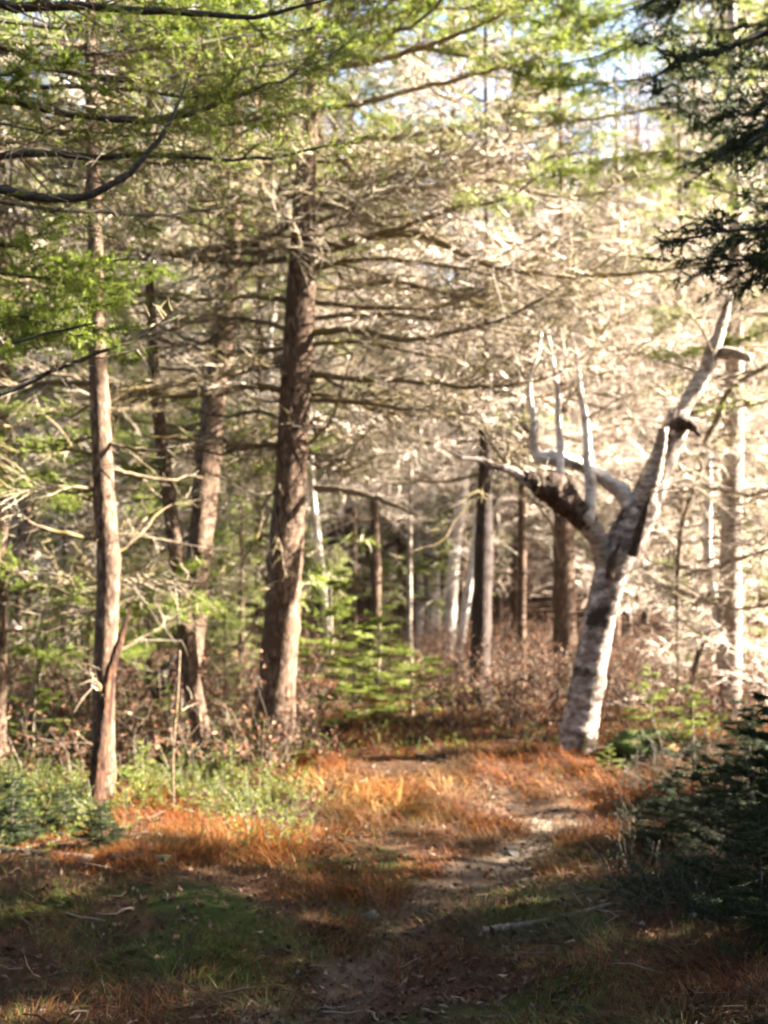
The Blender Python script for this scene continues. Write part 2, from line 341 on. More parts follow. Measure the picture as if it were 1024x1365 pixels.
# ------------------------------------------------------------------ trunks
def trunk_mesh(pts, rad, mat, rng, sides=20, flare=1.0, rough=.05, cap=True, K=60, origin=(0, 0, 0), jag=0, lumps=0):
    c = resample(np.asarray(pts), K); d = np.r_[0, np.cumsum(np.linalg.norm(np.diff(np.asarray(pts), axis=0), axis=1))]
    r = np.interp(np.linspace(0, d[-1], K), d, rad)
    L = d[-1]; s = np.linspace(0, L, K)
    r = r * (1 + (flare - 1) * np.exp(-s / .22))
    T = nrm(np.gradient(c, axis=0)); U = nrm(np.cross(T, np.array([.15, 1., 0]))); V = np.cross(T, U)
    a = np.arange(sides) * 2 * math.pi / sides
    ph = rng.uniform(0, 6, 8)
    mod = 1 + rough * (np.sin(3 * a[None] + ph[0] + s[:, None] * .8) + .7 * np.sin(5 * a[None] + ph[1] - s[:, None] * 2.3) + .6 * np.sin(2 * a[None] + ph[2] + s[:, None] * 1.6))
    mod += rough * .7 * rng.normal(size=(K, sides))
    mod += (flare - 1) * 1.1 * np.sin(5 * a[None] + ph[3]) * np.exp(-s / .25)[:, None]
    for _ in range(lumps):
        s0, a0, am, w0 = rng.uniform(0, L), rng.uniform(0, 6.28), rng.uniform(.08, .22), rng.uniform(.03, .07)
        mod += am * np.exp(-((s[:, None] - s0) / w0) ** 2) * np.exp(-((np.cos(a - a0)[None] - 1) / .4) ** 2)
    ring = c[:, None] + (U[:, None] * np.cos(a)[None, :, None] + V[:, None] * np.sin(a)[None, :, None]) * (r[:, None] * mod)[:, :, None]
    if jag: ring[-1] += T[-1] * rng.uniform(0, jag, sides)[:, None]
    mb = MB()
    k = np.arange(K - 1)[:, None] * sides; j = np.arange(sides)[None]; j2 = (j + 1) % sides
    Q = np.stack([k + j, k + j2, k + sides + j2, k + sides + j], -1).reshape(-1, 4)
    Vv = np.concatenate([ring.reshape(-1, 3), c[-1:] - T[-1] * (jag * .6)])
    Tt = np.stack([(K - 1) * sides + np.arange(sides), (K - 1) * sides + (np.arange(sides) + 1) % sides, np.full(sides, K * sides)], -1)
    mb.add(Vv, Q, Tt)
    return mb.mesh('trunk', [mat], origin=origin), c, r

def px_trunk(trace, Y, top=None, toplean=(0, 0), sink=.15, y0=None):
    """trace [(px,py,w)] bottom-up at distance Y -> world points, radii"""
    pts = [P(a, b, Y) for a, b, w in trace]; rad = [w / 2 / FPX * Y * .92 for a, b, w in trace]
    g = float(hgt(pts[0][0], pts[0][1])); p0 = pts[0].copy(); p0[2] = min(p0[2], g) - sink
    pts = [p0] + ([pts[0]] if pts[0][2] > g + .02 else []) + pts[1:]; rad = [rad[0]] * (len(pts) - len(rad) + 1) + rad[1:]
    if top:
        e = pts[-1]; pts.append(np.array((e[0] + toplean[0], e[1] + toplean[1], top))); rad.append(max(.02, rad[-1] * .35))
    return pts, rad, np.array((p0[0], p0[1], g))

def hang(root, base, c, r, kind, n, z0, z1, rng, scale=(.8, 1.15), name='branch', azb=None, tilt=(-.12, .2)):
    zs = np.sort(rng.uniform(z0, z1, n))
    for z in zs:
        k = int(np.argmin(np.abs(c[:, 2] - z))); p = c[k]
        az = rng.uniform(0, 2 * math.pi) if azb is None else R(rng.uniform(*azb))
        kd = kind(z) if callable(kind) else kind
        me = PB[kd][rng.randint(len(PB[kd]))]
        o = link(name, me, root); d = np.array((math.cos(az), math.sin(az), 0)) * r[k] * .7
        o.location = tuple(p + d - base); o.rotation_euler = (rng.uniform(-.5, .5), -rng.uniform(*tilt), az)
        s = rng.uniform(*scale); o.scale = (s, s, s * rng.uniform(.85, 1.15))

def traced_limb(root, base, pxs, Y0, Y1, r0, r1, sty, seed, mats=TW, thin=1.0, scale=1.0, K=None, name='branch', flat=.35, anchor=None, start=.05):
    rng = np.random.RandomState(seed); n = len(pxs)
    pts = [P(a, b, Y0 + (Y1 - Y0) * i / (n - 1)) for i, (a, b) in enumerate(pxs)]
    if anchor is not None: pts = [np.asarray(anchor)] + pts
    c = resample(pts, K or max(12, n * 4), rng, .006)
    mb = MB(); twigs(mb, c, r0, r1, sty, rng, 7, thin=thin, scale=scale, flat=flat, start=start)
    return link(name, mb.mesh('branch', mats, origin=base), root)

# ================================================================== GROUND
SAND = ground_at(725, 1096)
def zones(x, y):
    n1 = np.sin(x * 2.3 + y * 1.7) * .5 + np.sin(x * 4.9 - y * 3.1 + 1) * .3 + np.sin(x * 9.7 + y * 7.9 + 2) * .2
    dpx = np.abs(x - pathx(y))
    path = ss(.30, .08, dpx + n1 * .22) * ss(7.6, 6.9, y) * (.65 + .35 * ss(5.5, 6.2, y))
    sand = ss(1.15, .2, np.sqrt(((x - SAND[0] - .35 * (SAND[1] - y)) / .5) ** 2 + ((y - SAND[1]) / .8) ** 2) + n1 * .5)
    moss = np.maximum.reduce([ss(1, .5, np.hypot((x - 1.15) / 1.0, (y - 5.15) / .75) + n1 * .35),
                              ss(1, .5, np.hypot((x + .95) / 1.0, (y - 4.85) / .65) + n1 * .35),
                              ss(1, .6, np.hypot((x - .4) / .8, (y - 3.9) / .35) + n1 * .3) * .8,
                              ss(1, .6, np.hypot((x + .2) / .45, (y - 6.0) / .6) + n1 * .3) * .8])
    moss = moss * (1 - path) * ss(-.9, .15, n1 + .35 * np.sin(x * 15 + 2) * np.sin(y * 17))
    orange = ss(5.3, 6.0, y + n1 * .5) * (1 - path) * (1 - sand) * (1 - .8 * moss)
    orange = orange * (.35 + .65 * ss(-.45, .1, np.sin(x * 3.3 - y * 2.1) * .5 + np.sin(x * 6.1 + y * 4.7 + 1) * .35 + n1 * .3))
    orange = orange * ss(-4.2, -2.2, x + n1 * .6 - .15 * (y - 6))
    fore = ss(5.6, 5.0, y) * (1 - path) * (1 - moss) * np.clip(.5 + n1, 0, 1)
    return path, sand, moss, orange, fore
nx, ny = 260, 300
xs = np.linspace(-1, 1, nx); xs = np.sign(xs) * (np.abs(xs) * 6 + np.abs(xs) ** 4 * 84)
ys = -12 + np.r_[np.linspace(0, 14, 30)[:-1], np.linspace(14, 26, 180)[:-1], 26 + (np.linspace(0, 1, ny - 208) ** 1.6) * 120]
ny = len(ys); gx, gy = np.meshgrid(xs, ys); gz = hgt(gx, gy)
mb = MB(); i = np.arange(ny - 1)[:, None] * nx; j = np.arange(nx - 1)[None]
mb.add(np.stack([gx, gy, gz], -1), np.stack([i + j, i + j + 1, i + nx + j + 1, i + nx + j], -1))
gme = mb.mesh('ground', ['ground']); pa, sa, mo, orr, fo = zones(gx, gy)
for nm, arr in (('path', np.maximum(pa, sa)), ('moss', mo)):
    at = gme.attributes.new(nm, 'FLOAT', 'POINT'); at.data.foreach_set('value', arr.astype(np.float32).ravel())
tag(link('ground', gme), kind='structure')

def scatter(n, x0, x1, y0, y1, which, seed, power=1.0):
    rng = np.random.RandomState(seed); y = y0 + (y1 - y0) * rng.uniform(size=n) ** 1.25
    x = rng.uniform(-1, 1, n) * (y * .40 + .5); x = np.clip(x, x0, x1)
    z = zones(x, y)[which] if isinstance(which, int) else which(x, y)
    k = rng.uniform(size=n) < z ** power; x, y = x[k], y[k]
    return np.stack([x, y, hgt(x, y) - .01], 1), rng
def grass(name, label, base, rng, mat, L, w, lean=.5, wind=(-.25, 0)):
    n = len(base)
    tuft = np.sin(base[:, 0] * 7) * np.cos(base[:, 1] * 6.3) * .9
    a = rng.uniform(0, 6.28, n) * .5 + tuft * 3
    d = nrm(np.stack([np.cos(a) * lean + wind[0], np.sin(a) * lean + wind[1], np.ones(n)], 1) + rng.normal(size=(n, 3)) * .22)
    bend = np.stack([np.cos(a), np.sin(a), -np.ones(n) * .9], 1) * rng.uniform(.2, .75, n)[:, None]
    tall = .75 + .5 * np.sin(base[:, 0] * 3.1 + 1) * np.sin(base[:, 1] * 2.7)
    mb = MB(); mb.blades(base, d, rng.uniform(*L, n) * tall, rng.uniform(*w, n), bend)
    return tag(link(name, mb.mesh(name, [mat])), label, 'grass', kind='stuff')
b, rng = scatter(190000, -9, 9, 5.2, 14, 3, 1)
grass('dry_orange_grass', 'orange rust coloured dry grass arching over the sunlit clearing', b, rng, 'orange_grass', (.07, .23), (.003, .007), .6, (-.1, -.1))
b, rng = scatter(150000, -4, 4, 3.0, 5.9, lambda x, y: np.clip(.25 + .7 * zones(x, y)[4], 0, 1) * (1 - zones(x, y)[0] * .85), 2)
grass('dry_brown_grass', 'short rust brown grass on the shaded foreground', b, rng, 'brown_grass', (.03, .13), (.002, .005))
b, rng = scatter(150000, -4, 4, 3.0, 7.5, 2, 3)
grass('moss_ground_cover', 'dark green moss and short blades on the low mounds', b, rng, 'moss_blades', (.02, .085), (.003, .006))
b, rng = scatter(90000, -4, 4, 3.0, 8.5, lambda x, y: np.clip(.22 + .6 * np.sin(x * 5 + y * 3) * np.sin(y * 4 - x), .05, 1) * (1 - .7 * zones(x, y)[0]) * (1 - .8 * zones(x, y)[1]), 4)
grass('green_grass', 'thin green grass tufts among the dry grass', b, rng, 'green_grass', (.05, .14), (.002, .005))
b, rng = scatter(60000, -1, 3, 5.2, 9.0, lambda x, y: np.clip(zones(x, y)[1] * 1.5 * (.6 + .4 * np.sin(x * 8 + y * 5) * np.sin(y * 7 - x * 3)), 0, 1), 5)
grass('pale_dry_grass', 'pale straw grass flattened on the bare sandy patch of the path', b, rng, 'dry_grass', (.05, .17), (.0025, .005), 1.3)
b, rng = scatter(40000, -3, 3, 6.8, 9.6, lambda x, y: ss(1, .1, np.hypot((x + .05) / .8, (y - 8.0) / .55) + .3 * np.sin(x * 5 + y * 4)), 15)  # ellipse of paler blades that paints the pool of sun
grass('sun_tinted_grass', 'dry grass coloured pale gold to stand for the sunlit patch of the clearing', b, rng, 'sun_patch_grass', (.12, .26), (.003, .007), .9)
# litter of leaves and needles
b, rng = scatter(60000, -9, 9, 3.0, 14, lambda x, y: np.clip(.2 + .3 * zones(x, y)[0] + .25 * zones(x, y)[4] + .5 * ss(-1.2, -2.6, x), 0, 1) * (1 - .8 * zones(x, y)[1]), 6)
mb = MB(); n = len(b); d = nrm(rng.normal(size=(n, 3)) * np.array([1, 1, .35])); b[:, 2] += .02
mb.leaves(b, d, rng.uniform(.015, .05, n), rng.uniform(.01, .03, n))
tag(link('fallen_leaves', mb.mesh('fallen_leaves', ['litter'], smooth=False)), 'brown dead leaves and needles littering the forest floor', 'leaf litter', kind='stuff')
# small twigs on the ground
b, rng = scatter(2200, -9, 9, 3.0, 16, lambda x, y: np.full(x.shape, .5), 7); n = len(b); b[:, 2] += .025
d = nrm(rng.normal(size=(n, 3)) * np.array([1, .8, .10])); mb = MB()
mb.tubes(curves(b, d, rng.uniform(.04, .2, n), 4, rng.normal(size=(n, 3)) * .12, .25, rng), rng.uniform(.0018, .006, n)[:, None] * np.array([1, .9, .8, .4])[None], 4)
tag(link('ground_twigs', mb.mesh('ground_twigs', ['ground_twig'])), 'small dead twigs lying over the forest floor', 'twigs', kind='stuff')
# dead bracken and bramble stems, right and behind
def bracken(name, label, n, region, hh, seed, mats=('ground_twig', 'bracken')):
    rng = np.random.RandomState(seed); x, y = region(rng, n); n = len(x)
    base = np.stack([x, y, hgt(x, y)], 1)
    d = nrm(np.stack([rng.normal(size=n) * .35, rng.normal(size=n) * .35, np.ones(n)], 1)); L = rng.uniform(*hh, n)
    c = curves(base, d, L, 6, np.stack([rng.normal(size=n) * .35, rng.normal(size=n) * .35, -rng.uniform(0, .45, n)], 1), .2, rng)
    mb = MB(); mb.tubes(c, rng.uniform(.0025, .005, n)[:, None] * np.array([1, .9, .8, .7, .5, .3])[None], 3, 0)
    idx = np.repeat(np.arange(n), 4); pb, pt = polyat(c, idx, rng.uniform(.25, 1, len(idx)))
    sd = nrm(rng.normal(size=(len(idx), 3)) + pt * .6); c2 = curves(pb, sd, rng.uniform(.08, .26, len(idx)), 3, rng.normal(size=(len(idx), 3)) * .2, .2, rng)
    mb.tubes(c2, np.full((len(idx), 3), .0018) * np.array([1, .8, .4])[None], 3, 0)
    i3 = np.repeat(np.arange(len(idx)), 5); pb, pt = polyat(c2, i3, rng.uniform(.1, 1, len(i3)))
    mb.leaves(pb, nrm(rng.normal(size=(len(i3), 3)) + np.array([0, 0, -.3])), rng.uniform(.02, .055, len(i3)), rng.uniform(.012, .028, len(i3)), 1)
    return tag(link(name, mb.mesh(name, list(mats))), label, 'undergrowth', kind='stuff')
def reg(px0, px1, y0, y1, soft=0):
    def f(rng, n):
        y = rng.uniform(y0, y1, n); x = (rng.uniform(px0, px1, n) - 512) / FPX * y
        if soft:
            c = np.sin(x * 3.1 + y * 1.3) + np.sin(y * 2.9 - x * 1.9 + 1) + rng.normal(size=n) * .5
            e = np.minimum((y - y0) / soft, ((px1 - 512) / FPX * y - x) / soft * 1.5)
            k = (c > -.5) & (rng.uniform(size=n) < e); x, y = x[k], y[k]
        return x, y
    return f
bracken('dead_bracken', 'reddish brown dead bracken thicket behind the forked birch', 2600, reg(560, 1100, 9.8, 24), (.35, .95), 11)
bracken('dead_brambles', 'tan dry stems and brown leaves under the left trees', 2200, reg(-80, 430, 8.2, 22), (.3, .95), 12)
# low evergreen ground cover on the left and behind
def sprigs(name, label, n, region, seed, mat, hh=(.08, .3)):
    rng = np.random.RandomState(seed); x, y = region(rng, n)
    n = len(x); base = np.stack([x, y, hgt(x, y)], 1)
    d = nrm(np.stack([rng.normal(size=n) * .8, rng.normal(size=n) * .8, np.ones(n) * .8], 1))
    c = curves(base, d, rng.uniform(*hh, n), 4, rng.normal(size=(n, 3)) * .2, .2, rng)
    mb = MB(); mb.tubes(c, np.full((n, 4), .0022), 3, 0)
    ii = np.repeat(np.arange(n), 26); pb, pt = polyat(c, ii, rng.uniform(.1, 1, len(ii)))
    mb.needles(pb, nrm(pt * .6 + nrm(np.cross(pt, rng.normal(size=(len(ii), 3))))), rng.uniform(.018, .035, len(ii)), .006, 1)
    return tag(link(name, mb.mesh(name, ['dark_twig', mat])), label, 'ground cover', kind='stuff')
sprigs('evergreen_ground_cover', 'low green fir seedlings carpeting the ground below the left trees', 11000, reg(-60, 430, 6.2, 13, 1.8), 21, 'fir_needles')
sprigs('seedling_ground_cover', 'scattered green seedlings behind the clearing', 1500, reg(380, 1100, 9, 20), 22, 'fir_needles', (.06, .22))
sprigs('dark_ground_cover', 'dark evergreen sprigs at the shaded right edge', 1500, reg(830, 1120, 4.6, 9), 23, 'shaded_needles', (.08, .3))

# ================================================================== FOREGROUND TREES
# --- central spruce
rng = np.random.RandomState(5)
Y = 9.3
pts, rad, base = px_trunk([(366, 990, 56), (370, 900, 53), (377, 800, 51), (384, 700, 48), (389, 600, 45), (394, 500, 44), (399, 420, 43), (403, 340, 38), (408, 230, 31), (413, 110, 25), (416, 0, 21)], Y, top=12.5, toplean=(.15, .1))
A = thing('spruce_tree', 'thick straight spruce trunk with the sunlit right side, in the middle of the clearing edge', 'tree', base)
me, cA, rA = trunk_mesh(pts, rad, 'spruce_bark', rng, 26, 1.3, .03, K=110, origin=base, lumps=26); link('trunk', me, A); bA = base
TA = [  # photo traces of its long bare limbs: points, end distance, r0, style
 ([(418, 330), (500, 316), (570, 315), (610, 335), (660, 355), (740, 366), (830, 366), (900, 358), (950, 352)], 8.3, .021, 'heavy'),
 ([(412, 445), (470, 440), (540, 452), (620, 440), (680, 420), (720, 400), (752, 378)], 8.6, .018, 'heavy'),
 ([(415, 460), (480, 455), (560, 472), (640, 482)], 9.9, .013, 'heavy'),
 ([(415, 500), (480, 505), (560, 508), (620, 515), (690, 512), (740, 500), (775, 478)], 8.7, .016, 'heavy'),
 ([(415, 532), (480, 536), (540, 545), (575, 548)], 8.9, .014, 'dead'),
 ([(420, 650), (470, 655), (510, 668), (565, 690)], 8.7, .018, 'sparse'),
 ([(412, 300), (460, 285), (520, 290), (570, 280), (620, 268)], 9.9, .013, 'heavy'),
 ([(414, 380), (460, 385), (520, 375), (600, 392), (690, 395)], 10.2, .015, 'heavy'),
 ([(410, 592), (440, 562), (455, 520), (470, 470)], 8.9, .009, 'sparse'),
 ([(405, 340), (470, 325), (540, 300), (600, 278), (680, 262), (745, 212)], 8.2, .015, 'mixed'),
 ([(411, 400), (500, 410), (600, 405), (700, 352), (765, 302), (830, 232)], 9.6, .015, 'heavy'),
 ([(412, 240), (500, 250), (600, 225), (700, 215), (800, 200)], 9.9, .014, 'heavy'),
 ([(412, 97), (512, 78), (600, 50), (680, 12), (720, -30)], 8.0, .017, 'mixed'),
 ([(408, 152), (512, 130), (580, 112), (660, 92), (740, 70)], 8.4, .014, 'mixed'),
 ([(410, 190), (520, 185), (620, 165), (700, 150), (790, 160)], 9.6, .013, 'mixed'),
 ([(412, 40), (520, 20), (620, 10), (720, 30)], 9.9, .013, 'live'),
 ([(414, 0), (520, -20), (620, -10), (720, 0), (800, 30)], 9.9, .013, 'live'),
 ([(412, 70), (520, 60), (620, 75), (700, 100), (780, 110)], 10.2, .013, 'live'),
 ([(404, 280), (480, 262), (570, 250), (660, 240), (740, 262), (820, 255)], 8.9, .013, 'heavy'),
 ([(408, 360), (500, 345), (580, 352), (680, 372), (780, 400)], 8.8, .013, 'heavy'),
 ([(414, 425), (500, 418), (600, 428), (700, 448), (800, 440)], 9.9, .013, 'heavy'),
 ([(385, 520), (330, 515), (285, 525), (230, 525), (150, 520), (70, 512), (0, 520), (-60, 515)], 8.6, .019, 'dead'),
 ([(385, 478), (330, 488), (300, 500), (240, 510), (180, 520), (110, 537), (40, 560), (-20, 580)], 8.0, .021, 'dead'),
 ([(385, 592), (330, 593), (280, 590), (235, 583), (190, 580)], 8.8, .012, 'sparse'),
 ([(385, 300), (340, 320), (280, 332), (230, 338), (150, 327), (70, 308), (0, 290), (-60, 280)], 8.3, .022, 'dead'),
 ([(382, 345), (330, 352), (270, 345), (200, 335), (140, 322)], 8.9, .015, 'heavy'),
 ([(382, 400), (330, 395), (260, 400), (200, 395), (150, 380)], 8.7, .014, 'dead'),
 ([(380, 642), (355, 668), (342, 720), (302, 765), (283, 776)], 8.8, .010, 'sparse'),
 ([(386, 598), (372, 640), (368, 690), (374, 730), (382, 770)], 9.05, .006, 'sparse'),
 ([(382, 465), (300, 470), (200, 450), (130, 440)], 9.9, .014, 'heavy'),
 ([(385, 440), (320, 425), (250, 430), (180, 415)], 9.9, .013, 'heavy'),
 ([(390, 262), (330, 270), (250, 268), (180, 290)], 8.8, .014, 'heavy'),
 ([(392, 215), (320, 225), (240, 215), (150, 235), (60, 240)], 8.6, .014, 'mixed'),
 ([(396, 150), (320, 165), (240, 150), (160, 165)], 9.9, .014, 'mixed'),
 ([(396, 90), (330, 100), (240, 92), (150, 110)], 8.6, .014, 'mixed'),
 ([(400, 45), (310, 55), (200, 40), (100, 60)], 8.6, .014, 'live'),
 ([(382, 560), (340, 548), (300, 556), (250, 545)], 9.9, .011, 'dead'),
 ([(376, 800), (350, 815), (330, 850), (290, 880)], 9.0, .007, 'sparse'),
]
for k, (px, y1, r0, st) in enumerate(TA):
    traced_limb(A, base, px, Y, y1, r0 * 1.2, .005, st, 500 + k)
hang(A, base, cA, rA, 'heavy', 12, 2.6, 4.4, rng, (.6, 1.0), azb=(20, 100))
hang(A, base, cA, rA, 'heavy', 16, 4.3, 5.6, rng, (.7, 1.1))
hang(A, base, cA, rA, lambda z: 'heavy' if z < 5.2 else 'mixed', 20, 4.3, 8.2, rng, (.6, 1.0), azb=(-165, -15))
hang(A, base, cA, rA, lambda z: 'mixed' if z < 6.2 else 'live', 34, 5.2, 9.5, rng, (.9, 1.4))
hang(A, base, cA, rA, 'stub', 9, 1.2, 3.2, rng, (.4, .9))

def simple_tree(name, label, trace, Y, mat, top, plan, seed, toplean=(0, 0), sides=16, flare=1.25, group=None, cat='tree', rough=.04, traced=(), lumps=8, mats=TW, azb=(-25, 205)):
    rng = np.random.RandomState(seed); pts, rad, base = px_trunk(trace, Y, top, toplean)
    t = thing(name, label, cat, base, group); me, c, r = trunk_mesh(pts, rad, mat, rng, sides, flare, rough, K=70, origin=base, lumps=lumps); link('trunk', me, t)
    for kind, n, z0, z1, sc in plan: hang(t, base, c, r, kind, n, z0, z1, rng, sc, azb=azb if z0 < 4 else None)
    for k, (px, y1, r0, st) in enumerate(traced): traced_limb(t, base, px, Y, y1, r0, .003, st, seed * 7 + k, mats=mats)
    return t, base, c, r

simple_tree('spruce_tree', 'sunlit spruce trunk left of the others, with a red broken snag leaning on it',
  [(140, 1062, 30), (138, 900, 31), (144, 760, 32), (138, 650, 31), (134, 560, 29), (129, 460, 25), (126, 300, 20), (122, 150, 17), (120, 0, 14)], 7.55, 'spruce_bark', 8.5,
  [('heavy', 9, 1.2, 4.2, (.5, .9)), ('live', 12, 1.0, 3.9, (.5, .8)), ('mixed', 22, 4.0, 6.2, (.7, 1.1)), ('live', 16, 5.0, 8, (.8, 1.2))], 31, lumps=18, azb=(75, 215),
  traced=[([(140, 590), (170, 597), (210, 600), (238, 593)], 7.2, .010, 'sparse'), ([(145, 720), (100, 715), (50, 700), (5, 675)], 7.2, .012, 'sparse'),
          ([(140, 610), (100, 600), (40, 605), (0, 600)], 7.4, .010, 'dead'), ([(150, 870), (190, 850), (230, 828)], 7.8, .008, 'sparse'),
          ([(145, 745), (185, 715), (215, 680), (240, 670)], 7.9, .010, 'sparse'), ([(145, 625), (180, 632), (230, 640), (255, 634)], 7.9, .010, 'sparse')])
simple_tree('spruce_tree', 'slender curved spruce trunk close left of the scaly barked tree',
  [(272, 1004, 26), (256, 905, 27), (246, 810, 25), (230, 700, 21), (217, 600, 18), (210, 540, 17), (202, 430, 14), (198, 300, 12)], 9.1, 'spruce_bark', 6.5,
  [('heavy', 8, 2.6, 3.9, (.5, .8)), ('mixed', 8, 3.6, 6.2, (.6, .9)), ('stub', 7, .7, 2.7, (.4, .8))], 32,
  traced=[([(225, 600), (260, 620), (300, 640), (330, 650)], 8.7, .008, 'sparse'), ([(232, 720), (190, 760), (150, 790), (110, 800)], 8.8, .010, 'dead'),
          ([(240, 760), (200, 800), (160, 850), (130, 880)], 8.8, .008, 'sparse')])
simple_tree('birch_tree', 'peeling scaly barked trunk between the slender trunk and the thick spruce',
  [(240, 940, 40), (256, 860, 34), (262, 790, 34), (268, 700, 33), (276, 620, 35), (286, 520, 33), (297, 430, 32), (308, 340, 28), (312, 200, 20)], 11.6, 'spruce_bark', 9,
  [('heavy', 9, 2.6, 3.9, (.6, 1.0)), ('live', 14, .8, 3.9, (.6, 1.1)), ('mixed', 26, 4.2, 8.5, (.9, 1.3))], 33, rough=.09, lumps=40)
simple_tree('spruce_tree', 'narrow trunk cut by the left picture edge',
  [(-4, 1010, 24), (-2, 900, 22), (0, 760, 22), (0, 620, 22), (2, 480, 26), (4, 380, 30), (0, 290, 26), (-6, 150, 20)], 8.4, 'spruce_bark', 8,
  [('heavy', 9, .9, 3.9, (.6, 1.0)), ('live', 14, .8, 3.9, (.6, .9)), ('mixed', 14, 4.0, 7.5, (.8, 1.2))], 34,
  traced=[([(10, 600), (30, 600), (60, 602), (100, 603)], 8.1, .009, 'sparse')])

# --- red snag leaning on the left spruce
def snag(name, label, cat, pts, rad, mat, seed, jag=.12, rough=.12, sides=14, K=40):
    rng = np.random.RandomState(seed); base = np.array((pts[0][0], pts[0][1], float(hgt(pts[0][0], pts[0][1]))))
    t = thing(name, label, cat, base); me, c, r = trunk_mesh(pts, rad, mat, rng, sides, 1.1, rough, K=K, origin=base, jag=jag); link('trunk', me, t); return t, base, c, r
g = ground_at(124, 1062)
t_, b_, c_, r_ = snag('broken_snag', 'split reddish snag leaning against the left sunlit spruce', 'dead trunk',
     [np.array((P(124, 1075, 7.25)[0], 7.25, -.1 + float(hgt(g[0], 7.25)))), P(138, 960, 7.28), P(146, 900, 7.32), P(158, 860, 7.36), P(165, 838, 7.38)], [.052, .046, .036, .026, .010], 'red_wood', 41, jag=.2, rough=.2)
traced_limb(t_, b_, [(140, 940), (132, 915), (120, 895)], 7.3, 7.2, .012, .006, 'sparse', 77, thin=.2)

# --- forked broken birch on the right
rng = np.random.RandomState(8); Y = 9.2
pts, rad, base = px_trunk([(764, 1003, 52), (779, 930, 48), (792, 860, 46), (803, 810, 44), (815, 765, 46), (832, 722, 50), (850, 690, 50), (866, 655, 44), (880, 620, 38), (893, 590, 36), (903, 566, 38)], Y)
F = thing('forked_birch', 'broken pale birch leaning right and forking in a Y at the edge of the clearing', 'tree', base)
me, cF, rF = trunk_mesh(pts, rad, 'old_birch', rng, 26, 1.18, .028, K=110, origin=base, jag=.14, lumps=14); link('trunk', me, F)
def stem(trace, Y0, Y1, mat, seed, jag=.06, name='limb', root=F, base=base, rough=.09, sides=14, lumps=8):
    n = len(trace); rg = np.random.RandomState(seed)
    pts = [P(a, b, Y0 + (Y1 - Y0) * i / (n - 1)) for i, (a, b, w) in enumerate(trace)]; rad = [w / 2 / FPX * Y0 for a, b, w in trace]
    me, c, r = trunk_mesh(pts, rad, mat, rg, sides, 1, rough, K=max(24, n * 8), origin=base, jag=jag, lumps=lumps); return link(name, me, root)
stem([(815, 770, 22), (806, 744, 23), (795, 716, 25), (782, 698, 27), (768, 684, 24)], Y, 9.05, 'birch_bark', 51, .03)
stem([(790, 706, 22), (770, 686, 30), (752, 668, 36), (733, 652, 38), (716, 643, 27), (700, 638, 14)], 9.1, 8.9, 'rot_dark', 151, .05, rough=.13, lumps=14)
stem([(722, 646, 20), (702, 641, 15), (684, 628, 11), (662, 622, 9), (640, 613, 6), (618, 611, 4), (596, 600, 2)], 8.95, 8.7, 'old_birch', 152, .03)
stem([(784, 702, 14), (787, 660, 14), (783, 610, 12), (780, 560, 10), (771, 512, 9), (769, 478, 6), (764, 452, 2.5)], 9.05, 8.95, 'sunned_white_birch', 52)
stem([(745, 650, 12), (747, 612, 10), (744, 565, 9), (743, 520, 8), (736, 478, 6), (731, 440, 2.5)], 9.0, 9.1, 'sunned_white_birch', 53)
stem([(842, 690, 22), (834, 662, 20), (815, 645, 18), (796, 632, 16), (770, 618, 16), (745, 611, 20), (718, 608, 16), (710, 592, 13), (713, 565, 11), (707, 535, 8), (706, 505, 7), (718, 470, 4), (722, 446, 2)], 9.2, 8.95, 'sunned_white_birch', 54)
stem([(862, 668, 20), (868, 640, 22), (878, 606, 18), (884, 574, 13)], 9.08, 9.02, 'birch_bark', 55, .05)
stem([(895, 574, 20), (910, 565, 20), (922, 568, 13), (930, 578, 5)], 9.15, 9.05, 'rot_dark', 56, .05, 'burl')
stem([(843, 742, 11), (850, 716, 12), (858, 690, 9), (866, 665, 4)], 9.02, 8.98, 'rot_dark', 57, .1, 'torn_wood')
stem([(812, 772, 12), (816, 750, 11), (824, 728, 4)], 9.02, 8.98, 'rot_dark', 59, .1, 'torn_wood')
stem([(900, 566, 22), (912, 545, 18), (926, 520, 21), (943, 488, 19), (952, 460, 20), (964, 425, 15), (972, 395, 9)], 9.25, 9.6, 'birch_bark', 60, .05)
stem([(950, 470, 14), (975, 470, 14), (1000, 478, 10)], 9.5, 9.3, 'birch_bark', 61, .04)
